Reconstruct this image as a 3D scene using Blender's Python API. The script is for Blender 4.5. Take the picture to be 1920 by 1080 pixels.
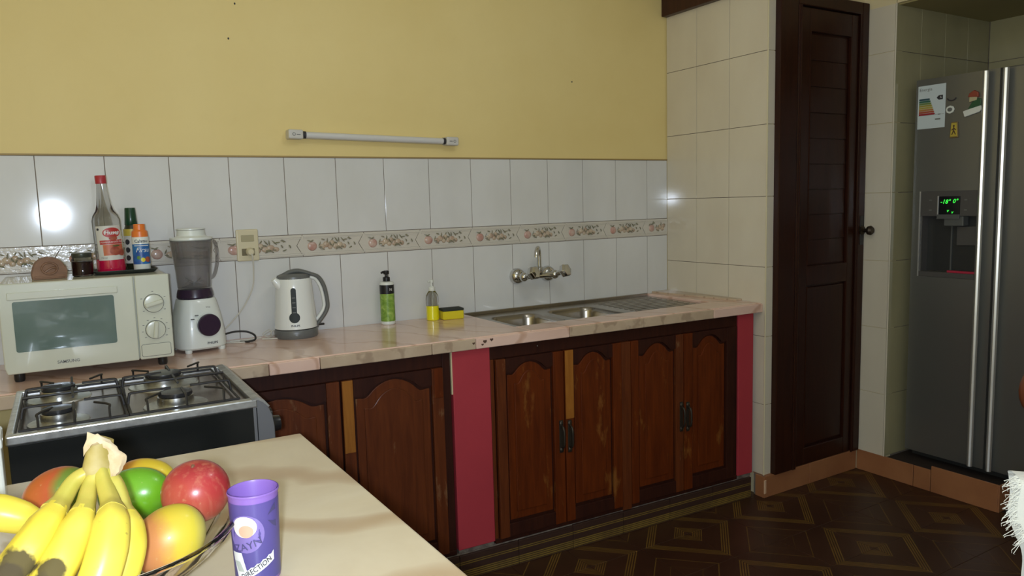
import bpy, bmesh, math, random
from mathutils import Vector, Matrix, Quaternion

random.seed(7)
PI = math.pi
for o in list(bpy.data.objects):
    bpy.data.objects.remove(o)
scene = bpy.context.scene
COL = scene.collection

# ------------------------------------------------------------------ camera
cam_d = bpy.data.cameras.new('camera')
cam = bpy.data.objects.new('camera', cam_d)
COL.objects.link(cam)
CR = Vector((0.85667383, -0.51514346, -0.02715076))
CU = Vector((0.08107333, 0.08247181, 0.99329025))
CF = Vector((0.50944780, 0.85312696, -0.11241584))
cam.matrix_world = Matrix(((CR.x, CU.x, -CF.x, 0.05855), (CR.y, CU.y, -CF.y, -2.90398),
                           (CR.z, CU.z, -CF.z, 1.37535), (0, 0, 0, 1)))
cam_d.sensor_width = 36.0
cam_d.lens = 1402.0525 * 36.0 / 1920.0
cam_d.clip_start = 0.02
scene.camera = cam

# ------------------------------------------------------------------ world, lamps, exposure
world = bpy.data.worlds.new('world')
scene.world = world
world.use_nodes = True
world.node_tree.nodes['Background'].inputs[0].default_value = (0.05, 0.05, 0.05, 1)
world.node_tree.nodes['Background'].inputs[1].default_value = 0.3
vs = scene.view_settings
vs.view_transform = 'Standard'
vs.look = 'None'
vs.exposure = 0.0
vs.gamma = 1.0
vs.use_curve_mapping = False


def lamp(name, kind, loc, power, col, size, target=None):
    d = bpy.data.lights.new(name, kind)
    d.energy = power
    d.color = col
    if kind == 'POINT':
        d.shadow_soft_size = size
    else:
        d.shape = 'DISK'
        d.size = size
    o = bpy.data.objects.new(name, d)
    o.location = loc
    if target:
        o.rotation_euler = (Vector(target) - Vector(loc)).to_track_quat('-Z', 'Y').to_euler()
    COL.objects.link(o)
    return o


lamp('phone_flash_light', 'POINT', (0.016, -2.905, 1.378), 84, (0.70, 0.81, 0.98), 0.022)
lamp('ceiling_bulb_light', 'POINT', (1.35, -1.75, 2.45), 9, (0.86, 0.88, 0.88), 0.10)


# ------------------------------------------------------------------ node helpers
class NT:
    def __init__(self, name):
        self.m = bpy.data.materials.new(name)
        self.m.use_nodes = True
        self.t = self.m.node_tree
        self.b = self.t.nodes['Principled BSDF']

    def n(self, typ, **kw):
        nd = self.t.nodes.new(typ)
        for k, v in kw.items():
            setattr(nd, k, v)
        return nd

    def link(self, a, b):
        self.t.links.new(a, b)

    def _set(self, sock, v):
        if v is None:
            return
        if hasattr(v, 'is_output') or isinstance(v, bpy.types.NodeSocket):
            self.link(v, sock)
        else:
            sock.default_value = v

    def math(self, op, a, b=None, c=None, clamp=False):
        nd = self.n('ShaderNodeMath', operation=op)
        nd.use_clamp = clamp
        self._set(nd.inputs[0], a)
        self._set(nd.inputs[1], b)
        if c is not None:
            self._set(nd.inputs[2], c)
        return nd.outputs[0]

    def pos(self, world=False):
        if world:
            return self.n('ShaderNodeNewGeometry').outputs['Position']
        return self.n('ShaderNodeTexCoord').outputs['Object']

    def mapping(self, vec, scale=(1, 1, 1), loc=(0, 0, 0), rot=(0, 0, 0)):
        nd = self.n('ShaderNodeMapping')
        self.link(vec, nd.inputs[0])
        nd.inputs['Location'].default_value = loc
        nd.inputs['Rotation'].default_value = rot
        nd.inputs['Scale'].default_value = scale
        return nd.outputs[0]

    def noise(self, vec, scale, detail=4, rough=0.55, dist=0.0):
        nd = self.n('ShaderNodeTexNoise')
        self.link(vec, nd.inputs['Vector'])
        nd.inputs['Scale'].default_value = scale
        nd.inputs['Detail'].default_value = detail
        nd.inputs['Roughness'].default_value = rough
        nd.inputs['Distortion'].default_value = dist
        return nd.outputs[0]

    def ramp(self, fac, stops):
        nd = self.n('ShaderNodeValToRGB')
        self.link(fac, nd.inputs[0])
        el = nd.color_ramp.elements
        while len(el) < len(stops):
            el.new(0.5)
        for e, (p, c) in zip(el, stops):
            e.position = p
            e.color = (c[0], c[1], c[2], 1) if len(c) == 3 else c
        return nd.outputs[0]

    def mix(self, fac, a, b, mode='MIX'):
        nd = self.n('ShaderNodeMix', data_type='RGBA', blend_type=mode)
        self._set(nd.inputs[0], fac)
        for i, v in ((6, a), (7, b)):
            if isinstance(v, tuple):
                nd.inputs[i].default_value = (v[0], v[1], v[2], 1)
            else:
                self.link(v, nd.inputs[i])
        return nd.outputs[2]

    def bump(self, h, strength, dist=0.002):
        nd = self.n('ShaderNodeBump')
        nd.inputs['Strength'].default_value = strength
        nd.inputs['Distance'].default_value = dist
        self.link(h, nd.inputs['Height'])
        self.link(nd.outputs[0], self.b.inputs['Normal'])

    def set(self, **kw):
        nm = dict(col='Base Color', rough='Roughness', metal='Metallic', trans='Transmission Weight', ior='IOR',
                  coat='Coat Weight', coat_rough='Coat Roughness', emit='Emission Color', emit_s='Emission Strength',
                  spec='Specular IOR Level', sss='Subsurface Weight', alpha='Alpha', sheen='Sheen Weight')
        for k, v in kw.items():
            s = self.b.inputs[nm[k]]
            if isinstance(v, tuple) and len(v) == 3:
                v = (v[0], v[1], v[2], 1)
            self._set(s, v)
        return self


def mk(name, col, rough=0.5, var=None, vscale=8, stretch=(1, 1, 1), bump=None, world=False, **kw):
    """plain principled material, optionally blended to a second colour by noise"""
    g = NT(name)
    g.set(col=col, rough=rough, **kw)
    if var or bump:
        v = g.mapping(g.pos(world), stretch)
        if var:
            f = g.noise(v, vscale)
            g.set(col=g.ramp(f, [(0.35, col), (0.68, var)]))
        if bump:
            g.bump(g.noise(v, bump[0]), bump[1])
    return g.m


M = {}
# --- surfaces of the room
g = NT('yellow_plaster')
p = g.pos(True)
f1 = g.noise(p, 1.3, 5)
f2 = g.noise(p, 9, 6, 0.6)
c = g.ramp(f1, [(0.3, (0.79, 0.62, 0.245)), (0.7, (0.86, 0.70, 0.31))])
c = g.mix(g.math('MULTIPLY', f2, 0.25), c, (0.72, 0.55, 0.21))
g.set(col=c, rough=0.62)
g.bump(g.noise(p, 30, 5), 0.12, 0.003)
M['plaster'] = g.m
M['cream_plaster'] = mk('cream_plaster', (0.72, 0.62, 0.38), 0.7, var=(0.66, 0.56, 0.34), vscale=3, world=True)
M['ceiling'] = mk('ceiling_paint', (0.72, 0.70, 0.62), 0.8)
M['white_wall'] = mk('dull_wall_paint', (0.50, 0.48, 0.42), 0.8)
M['grout'] = mk('grey_grout', (0.24, 0.20, 0.165), 0.9, var=(0.16, 0.13, 0.10), vscale=25, world=True)


def tile_mat(name, a, b, rough=0.075, glossvar=True):
    g = NT(name)
    p = g.mapping(g.pos(True), (1, 1, 0.5), rot=(0, 0.6, 0))
    f = g.noise(p, 5, 3)
    g.set(col=g.ramp(f, [(0.3, a), (0.7, b)]), rough=rough, coat=0.2, coat_rough=0.04)
    g.bump(g.noise(g.pos(True), 9, 2), 0.008, 0.004)
    return g.m


M['tile_white'] = tile_mat('white_glazed_tile', (0.66, 0.655, 0.62), (0.72, 0.72, 0.70))
M['tile_cream'] = tile_mat('cream_glazed_tile', (0.65, 0.585, 0.46), (0.70, 0.64, 0.51))
M['tile_olive'] = tile_mat('olive_recess_tile', (0.36, 0.33, 0.19), (0.42, 0.38, 0.22))  # darker, more olive colour than the cream tile, for the recess
g = NT('border_ceramic')
g.set(col=(0.62, 0.58, 0.50), rough=0.16, coat=0.4, coat_rough=0.06)
g.bump(g.noise(g.pos(True), 70, 3), 0.25, 0.003)
M['border'] = g.m
M['rel_apple'] = mk('pink_relief_glaze', (0.50, 0.27, 0.22), 0.18, var=(0.60, 0.46, 0.38), vscale=40, world=True)
M['rel_fruit'] = mk('peach_relief_glaze', (0.45, 0.32, 0.23), 0.18, var=(0.58, 0.49, 0.36), vscale=45, world=True)
M['rel_leaf'] = mk('leaf_relief_glaze', (0.20, 0.20, 0.12), 0.2, var=(0.30, 0.27, 0.20), vscale=40, world=True)
M['terracotta'] = mk('terracotta_skirting', (0.36, 0.155, 0.065), 0.42, var=(0.30, 0.12, 0.05), vscale=6, world=True)

# --- patterned floor tile: diamonds with concentric yellow line squares
g = NT('brown_line_pattern_tile')
sx = g.n('ShaderNodeSeparateXYZ')
g.link(g.pos(True), sx.inputs[0])


def cell(s, off):
    a = g.math('MULTIPLY_ADD', s, 2.0, off)
    a = g.math('FRACT', a)
    return g.math('ABSOLUTE', g.math('SUBTRACT', a, 0.5))


u = cell(sx.outputs[0], -2.172 * 2 + 20.5)
v = cell(sx.outputs[1], 0.728 * 2 + 20.5)
d = g.math('ADD', u, v)


def band(a, lo, hi):
    return g.math('MULTIPLY', g.math('GREATER_THAN', a, lo), g.math('LESS_THAN', a, hi))


def stripes(a, per, duty):
    return g.math('LESS_THAN', g.math('FRACT', g.math('DIVIDE', a, per)), duty)


l1 = g.math('MULTIPLY', band(d, 0.045, 0.165), stripes(d, 0.024, 0.45))
l2 = g.math('MULTIPLY', band(d, 0.365, 0.47), stripes(d, 0.0262, 0.5))
l3 = band(d, 0.665, 0.677)
l4 = g.math('MULTIPLY', band(d, 0.83, 0.838), 0.4)
ln = g.math('ADD', g.math('ADD', l1, l2), g.math('ADD', g.math('MULTIPLY', l3, 0.7), l4), clamp=True)
wear = g.noise(g.pos(True), 6, 4)
ln = g.math('MULTIPLY', ln, g.math('MULTIPLY_ADD', wear, 1.1, 0.12, clamp=True))
base = g.ramp(g.noise(g.pos(True), 3.2, 5), [(0.3, (0.034, 0.0115, 0.005)), (0.7, (0.054, 0.020, 0.009))])
g.set(col=g.mix(ln, base, (0.21, 0.115, 0.018)), rough=0.42)
g.bump(ln, 0.2, 0.001)
M['floor_tile'] = g.m
M['floor_bed'] = mk('dark_floor_grout', (0.025, 0.014, 0.008), 0.9)

g = NT('brown_line_skirting_tile')
sx = g.n('ShaderNodeSeparateXYZ')
g.link(g.pos(True), sx.inputs[0])
z = sx.outputs[2]
la = g.math('MULTIPLY', band(z, 0.004, 0.036), stripes(z, 0.008, 0.6))
lb = g.math('MULTIPLY', band(z, 0.060, 0.075), stripes(z, 0.0075, 0.45))
ln = g.math('ADD', la, lb, clamp=True)
wear = g.noise(g.pos(True), 9, 4)
ln = g.math('MULTIPLY', ln, g.math('MULTIPLY_ADD', wear, 1.2, 0.1, clamp=True))
g.set(col=g.mix(ln, (0.042, 0.020, 0.014), (0.27, 0.18, 0.03)), rough=0.4)
M['skirt_tile'] = g.m
M['dusty'] = mk('dusty_cement_ledge', (0.10, 0.075, 0.06), 0.95, var=(0.26, 0.22, 0.18), vscale=35, world=True, bump=(50, 0.4))


# --- wood
def wood(name, a, b, rough=0.35, worn=None, wscale=3.0, stretch=(14, 14, 1.2), coat=0.2, lo=0.66, hi=0.74):
    g = NT(name)
    p = g.pos(True)
    f = g.noise(g.mapping(p, stretch), 4, 6, 0.6, 0.6)
    c = g.ramp(f, [(0.3, a), (0.7, b)])
    if worn:
        w = g.noise(g.mapping(p, (5, 5, 1.6)), wscale, 5, 0.65)
        c = g.mix(g.ramp(w, [(lo, (0, 0, 0)), (hi, (1, 1, 1))]), c, worn)
    g.set(col=c, rough=rough, coat=coat, coat_rough=0.2, spec=0.2)
    g.bump(f, 0.12, 0.001)
    return g.m


M['wood_door'] = wood('dark_brown_door_wood', (0.021, 0.006, 0.003), (0.036, 0.010, 0.0045), 0.36, coat=0.06)
M['wood_cab'] = wood('worn_red_brown_wood', (0.075, 0.0125, 0.0016), (0.135, 0.025, 0.003), 0.48, worn=(0.22, 0.080, 0.016), coat=0.06, lo=0.60, hi=0.72)
M['wood_cab_dark'] = wood('dark_brown_wood', (0.024, 0.006, 0.0035), (0.044, 0.011, 0.005), 0.55, coat=0.0)  # dark frame wood; on the door tops it also carries painted overhang shade
M['wood_cab_mid'] = wood('mid_brown_cabinet_wood', (0.080, 0.018, 0.005), (0.135, 0.033, 0.008), 0.48, worn=(0.24, 0.13, 0.06), lo=0.62, hi=0.74, coat=0.06)
M['wood_strip'] = wood('bare_orange_wood', (0.25, 0.085, 0.012), (0.36, 0.14, 0.022), 0.5, coat=0.05)
M['wood_beam'] = wood('dark_beam_wood', (0.035, 0.012, 0.008), (0.055, 0.018, 0.010), 0.4)
M['wood_chair'] = wood('chair_wood', (0.06, 0.018, 0.008), (0.10, 0.03, 0.012), 0.35)
M['crimson'] = mk('crimson_paint', (0.42, 0.034, 0.048), 0.65, var=(0.39, 0.031, 0.044), vscale=5, world=True)


# --- stone
def marble(name, a, b, vein, sc, rough, rot=(0, 0, 0.5), vw=0.12, coat=0.3):
    g = NT(name)
    p = g.mapping(g.pos(True), (1, 1, 1), rot=rot)
    f = g.noise(p, sc, 6, 0.6, 0.4)
    c = g.ramp(f, [(0.3, a), (0.72, b)])
    w = g.n('ShaderNodeTexWave', wave_type='BANDS', bands_direction='Y')
    g.link(p, w.inputs['Vector'])
    w.inputs['Scale'].default_value = sc * 0.55
    w.inputs['Distortion'].default_value = 9
    w.inputs['Detail'].default_value = 4
    w.inputs['Detail Scale'].default_value = 1.2
    m = g.ramp(w.outputs['Fac'], [(0.0, (1, 1, 1)), (vw, (0, 0, 0))])
    c = g.mix(g.math('MULTIPLY', m, 0.6), c, vein)
    g.set(col=c, rough=rough, coat=coat, coat_rough=0.05)
    return g.m


M['marble_pink'] = marble('pink_marble', (0.70, 0.46, 0.36), (0.84, 0.60, 0.485), (0.50, 0.27, 0.17), 3.2, 0.2, rot=(0, 0, 1.0), vw=0.05, coat=0.3)
M['marble_edge'] = marble('beige_marble_edge', (0.48, 0.35, 0.235), (0.60, 0.47, 0.33), (0.30, 0.20, 0.13), 9.0, 0.35)
M['marble_table'] = marble('beige_table_marble', (0.61, 0.49, 0.315), (0.80, 0.70, 0.50), (0.42, 0.25, 0.12), 2.2, 0.3, rot=(0, 0, 0.35), vw=0.25)

# --- metals, plastics, glass
M['steel'] = mk('brushed_steel', (0.52, 0.52, 0.50), 0.28, metal=1.0, bump=(60, 0.03))
M['steel_sink'] = mk('sink_steel', (0.36, 0.33, 0.29), 0.24, metal=1.0)
M['chrome'] = mk('chrome', (0.62, 0.62, 0.61), 0.08, metal=1.0)
M['trim_steel'] = mk('scuffed_trim_steel', (0.62, 0.63, 0.60), 0.3, metal=0.85, var=(0.42, 0.42, 0.40), vscale=40)
M['hob'] = mk('hob_steel', (0.27, 0.22, 0.185), 0.22, metal=0.75, var=(0.20, 0.16, 0.13), vscale=12)
M['iron'] = mk('black_iron', (0.020, 0.018, 0.017), 0.5)
M['burner_cap'] = mk('burner_cap_enamel', (0.022, 0.022, 0.024), 0.25)
M['enamel_black'] = mk('black_enamel', (0.010, 0.011, 0.010), 0.22)
M['grey_metal'] = mk('grey_painted_metal', (0.16, 0.16, 0.165), 0.45, metal=0.3)
M['fridge'] = mk('fridge_steel', (0.235, 0.24, 0.23), 0.36, metal=0.75, stretch=(1, 1, 12), bump=(40, 0.03))
M['fridge_trim'] = mk('fridge_handle_steel', (0.75, 0.75, 0.72), 0.3, metal=0.8)
M['fridge_dark'] = mk('fridge_dark_plastic', (0.030, 0.031, 0.030), 0.35)
M['fridge_panel'] = mk('fridge_panel_plastic', (0.085, 0.08, 0.075), 0.4)
M['fridge_side'] = mk('fridge_side_grey', (0.10, 0.105, 0.10), 0.45)
M['white_plastic'] = mk('white_plastic', (0.74, 0.77, 0.71), 0.28, coat=0.3)
M['kettle_white'] = mk('kettle_white', (0.80, 0.82, 0.78), 0.2, coat=0.4)
M['mw_white'] = mk('microwave_enamel', (0.56, 0.57, 0.46), 0.25, coat=0.3)
M['mw_door'] = mk('microwave_door_plastic', (0.60, 0.61, 0.50), 0.22, coat=0.3)
M['mw_window'] = mk('microwave_window', (0.10, 0.15, 0.125), 0.16, var=(0.135, 0.19, 0.165), vscale=6, coat=0.5)
M['ivory'] = mk('ivory_plastic', (0.66, 0.59, 0.39), 0.32)
M['ivory_dark'] = mk('ivory_rocker', (0.40, 0.36, 0.22), 0.25)
M['grey_plastic'] = mk('grey_plastic', (0.135, 0.14, 0.135), 0.35)
M['gauge'] = mk('gauge_grey', (0.035, 0.042, 0.042), 0.5, spec=0.2)
M['purple_dark'] = mk('aubergine_plastic', (0.030, 0.014, 0.035), 0.25)
M['black'] = mk('black_plastic', (0.012, 0.012, 0.013), 0.3)
M['ink'] = mk('dark_ink', (0.03, 0.03, 0.035), 0.5)
M['ink_mid'] = mk('grey_ink', (0.16, 0.16, 0.15), 0.5)
M['cord_white'] = mk('white_cord', (0.60, 0.57, 0.49), 0.45)
M['cord_black'] = mk('black_cord', (0.02, 0.02, 0.02), 0.45)
M['tube_glass'] = mk('tube_white_glass', (0.66, 0.65, 0.62), 0.25)
M['tube_body'] = mk('tube_fitting_white', (0.60, 0.58, 0.53), 0.4)


def glass(name, tint, rough=0.02, ior=1.45):
    return mk(name, tint, rough, trans=1.0, ior=ior)


M['glass'] = glass('clear_glass', (0.92, 0.93, 0.92))
M['jar_glass'] = mk('smoky_jar_plastic', (0.62, 0.61, 0.62), 0.06, trans=0.9, ior=1.12, coat=0.6)
M['bottle_glass'] = glass('bottle_glass', (0.80, 0.80, 0.80), 0.03, 1.2)
M['bowl_glass'] = glass('bowl_glass', (0.95, 0.94, 0.93), 0.04, 1.25)
M['syrup'] = mk('pink_syrup', (0.50, 0.008, 0.050), 0.08, coat=0.5)
M['jam'] = mk('dark_jam', (0.055, 0.012, 0.012), 0.2)
M['soap_liq'] = mk('yellow_liquid', (0.86, 0.78, 0.01), 0.08, coat=0.5)
M['red_cap'] = mk('red_cap', (0.42, 0.03, 0.04), 0.4)
M['paper'] = mk('white_label', (0.62, 0.60, 0.54), 0.5)
M['red_print'] = mk('red_print', (0.45, 0.035, 0.03), 0.45)
M['orange_print'] = mk('orange_print', (0.55, 0.17, 0.07), 0.45, var=(0.50, 0.08, 0.05), vscale=40)
M['fruit_print'] = mk('fruit_print', (0.30, 0.045, 0.03), 0.45, var=(0.42, 0.12, 0.06), vscale=60)
M['leaf_print'] = mk('leaf_print', (0.10, 0.10, 0.03), 0.45)
M['white_print'] = mk('white_print', (0.75, 0.74, 0.70), 0.5)
M['blue_print'] = mk('blue_print', (0.018, 0.075, 0.30), 0.35, var=(0.03, 0.22, 0.50), vscale=25)
M['yellow_print'] = mk('yellow_print', (0.70, 0.60, 0.03), 0.4)
M['green_print'] = mk('green_print', (0.10, 0.22, 0.05), 0.4)
M['green_cap'] = mk('dark_green_cap', (0.008, 0.048, 0.022), 0.25)
M['dark_bottle'] = mk('dark_green_bottle', (0.020, 0.025, 0.012), 0.15)
M['yellow_label'] = mk('yellow_label', (0.55, 0.42, 0.06), 0.4)
M['orange_cap'] = mk('orange_cap', (0.78, 0.20, 0.03), 0.35)
M['tray'] = mk('dark_tray', (0.018, 0.024, 0.020), 0.4)
M['wood_pale'] = wood('carved_brown_wood', (0.17, 0.085, 0.045), (0.27, 0.145, 0.08), 0.5, stretch=(4, 4, 10))
g = NT('green_swirl_label')
f = g.noise(g.pos(), 28, 4, 0.5, 1.5)
g.set(col=g.ramp(f, [(0.35, (0.14, 0.27, 0.03)), (0.55, (0.26, 0.42, 0.07)), (0.7, (0.42, 0.55, 0.14))]), rough=0.35)
M['green_label'] = g.m
M['sponge'] = mk('yellow_sponge', (0.70, 0.58, 0.02), 0.95, bump=(160, 0.6))
M['scour'] = mk('dark_scouring_pad', (0.03, 0.035, 0.03), 0.95, bump=(200, 0.6))
M['cloth'] = mk('white_cotton', (0.80, 0.79, 0.68), 0.95, bump=(180, 0.3), sheen=0.3)
M['cup_purple'] = mk('lilac_cup_plastic', (0.26, 0.14, 0.47), 0.35)
g = NT('violet_cup_print')
sx = g.n('ShaderNodeSeparateXYZ')
g.link(g.pos(), sx.inputs[0])
g.set(col=g.ramp(g.math('DIVIDE', sx.outputs[2], 0.12), [(0.0, (0.085, 0.072, 0.24)), (1.0, (0.105, 0.075, 0.28))]), rough=0.35)
M['cup_print'] = g.m
M['badge'] = mk('lilac_badge', (0.22, 0.16, 0.42), 0.3)
M['badge_glow'] = mk('cream_badge_print', (0.80, 0.68, 0.62), 0.4)
M['badge_peach'] = mk('peach_badge_print', (0.80, 0.40, 0.27), 0.4)
M['cup_dark'] = mk('dark_violet_print', (0.07, 0.06, 0.16), 0.4)
M['display'] = mk('black_display', (0.004, 0.006, 0.005), 0.15)
M['green_led'] = mk('green_led', (0.02, 0.2, 0.02), 0.4, emit=(0.05, 1.0, 0.08), emit_s=0.9)
M['red_strip'] = mk('red_strip', (0.45, 0.025, 0.06), 0.4)


# --- fruit skins
def banana_mat():
    g = NT('ripe_banana_skin')
    p = g.pos(True)
    c = g.ramp(g.noise(p, 9, 3), [(0.35, (0.74, 0.56, 0.035)), (0.7, (0.82, 0.66, 0.08))])
    spots = g.ramp(g.noise(p, 85, 3), [(0.69, (0, 0, 0)), (0.74, (1, 1, 1))])
    c = g.mix(g.math('MULTIPLY', spots, 0.6), c, (0.16, 0.09, 0.02))
    cov = None
    wob = g.math('MULTIPLY', g.math('SUBTRACT', g.noise(p, 45, 3), 0.5), 0.022)
    for (cx, cy, cz, r) in ((0.094, -1.930, 1.012, 0.0185), (0.082, -1.930, 1.000, 0.020), (0.070, -1.925, 0.988, 0.018), (0.127, -1.950, 1.003, 0.0135), (0.118, -1.952, 0.992, 0.013)):
        dd = g.n('ShaderNodeVectorMath', operation='DISTANCE')
        g.link(p, dd.inputs[0])
        dd.inputs[1].default_value = (cx + .055 * cy, 1.031 * cy, cz)
        m = g.math('ADD', dd.outputs['Value'], wob)
        k = g.math('MULTIPLY', g.math('SUBTRACT', r + .002, m), 260.0, clamp=True)
        c = g.mix(g.math('MULTIPLY', k, 0.95), c, (0.060, 0.042, 0.016))
        cov = k if cov is None else g.math('MAXIMUM', cov, k)
    g.set(col=c, rough=g.math('MULTIPLY_ADD', cov, 0.4, 0.45), coat=g.math('MULTIPLY_ADD', cov, -0.5, 0.5, clamp=True), coat_rough=0.38)
    return g.m


M['banana'] = banana_mat()
M['banana_neck'] = mk('green_yellow_banana_neck', (0.46, 0.40, 0.06), 0.45, var=(0.56, 0.44, 0.08), vscale=30)
M['banana_crown'] = mk('banana_crown', (0.36, 0.27, 0.06), 0.6, var=(0.44, 0.34, 0.12), vscale=40)
M['banana_peel'] = mk('dry_cut_peel', (0.50, 0.37, 0.20), 0.8, var=(0.60, 0.48, 0.30), vscale=60, bump=(80, 0.5))


def fruit_mat(name, stops, axis, lo, hi, rough=0.3, streak=None, nz=0.25):
    g = NT(name)
    p = g.pos()
    d = g.n('ShaderNodeVectorMath', operation='DOT_PRODUCT')
    g.link(p, d.inputs[0])
    d.inputs[1].default_value = axis
    t = g.math('DIVIDE', g.math('SUBTRACT', d.outputs['Value'], lo), hi - lo)
    t = g.math('MULTIPLY_ADD', g.math('SUBTRACT', g.noise(p, 25, 4), 0.5), nz, t)
    c = g.ramp(t, stops)
    if streak:
        n = g.noise(g.mapping(p, (60, 60, 8)), 2.0, 4)
        c = g.mix(g.ramp(n, [(0.5, (0, 0, 0)), (0.72, (0.7, 0.7, 0.7))]), c, streak)
    sp = g.ramp(g.noise(p, 150, 2), [(0.68, (0, 0, 0)), (0.74, (1, 1, 1))])
    c = g.mix(g.math('MULTIPLY', sp, 0.25), c, (0.6, 0.45, 0.2))
    g.set(col=c, rough=rough, coat=0.15, coat_rough=0.1)
    return g.m


M['apple_red'] = fruit_mat('red_apple_skin', [(0.0, (0.50, 0.10, 0.05)), (0.6, (0.42, 0.034, 0.036)), (1.0, (0.30, 0.014, 0.024))],
                           (0.6, 0.5, 0.6), -0.04, 0.05, 0.3, streak=(0.52, 0.15, 0.09))
M['mango_green'] = fruit_mat('green_mango_skin', [(0.0, (0.075, 0.22, 0.010)), (0.5, (0.12, 0.34, 0.012)), (1.0, (0.15, 0.38, 0.015))],
                             (0, -1, 0.2), -0.04, 0.04, 0.3)
M['mango_peach'] = fruit_mat('blushed_mango_skin', [(0.0, (0.50, 0.17, 0.08)), (0.30, (0.55, 0.22, 0.06)), (0.48, (0.62, 0.44, 0.03)), (0.75, (0.62, 0.50, 0.04)), (1.0, (0.48, 0.43, 0.13))],
                             (1, 0.1, 0.35), -0.058, 0.044, 0.45, nz=0.25)
M['mango_orange'] = fruit_mat('orange_mango_skin', [(0.0, (0.56, 0.17, 0.02)), (0.66, (0.46, 0.085, 0.025)), (0.80, (0.14, 0.20, 0.02)), (1.0, (0.10, 0.20, 0.01))],
                              (1, -0.3, 0.1), -0.045, 0.05, 0.4, nz=0.2)
M['mango_yellow'] = fruit_mat('yellow_mango_skin', [(0.0, (0.50, 0.17, 0.03)), (0.35, (0.62, 0.42, 0.02)), (1.0, (0.66, 0.50, 0.03))],
                              (1, 0, 0), -0.04, 0.04, 0.4)
M['mango_brown'] = fruit_mat('brown_yellow_mango_skin', [(0.0, (0.36, 0.25, 0.05)), (1.0, (0.46, 0.34, 0.07))], (1, 0, 0), -0.04, 0.04, 0.45)


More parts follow.
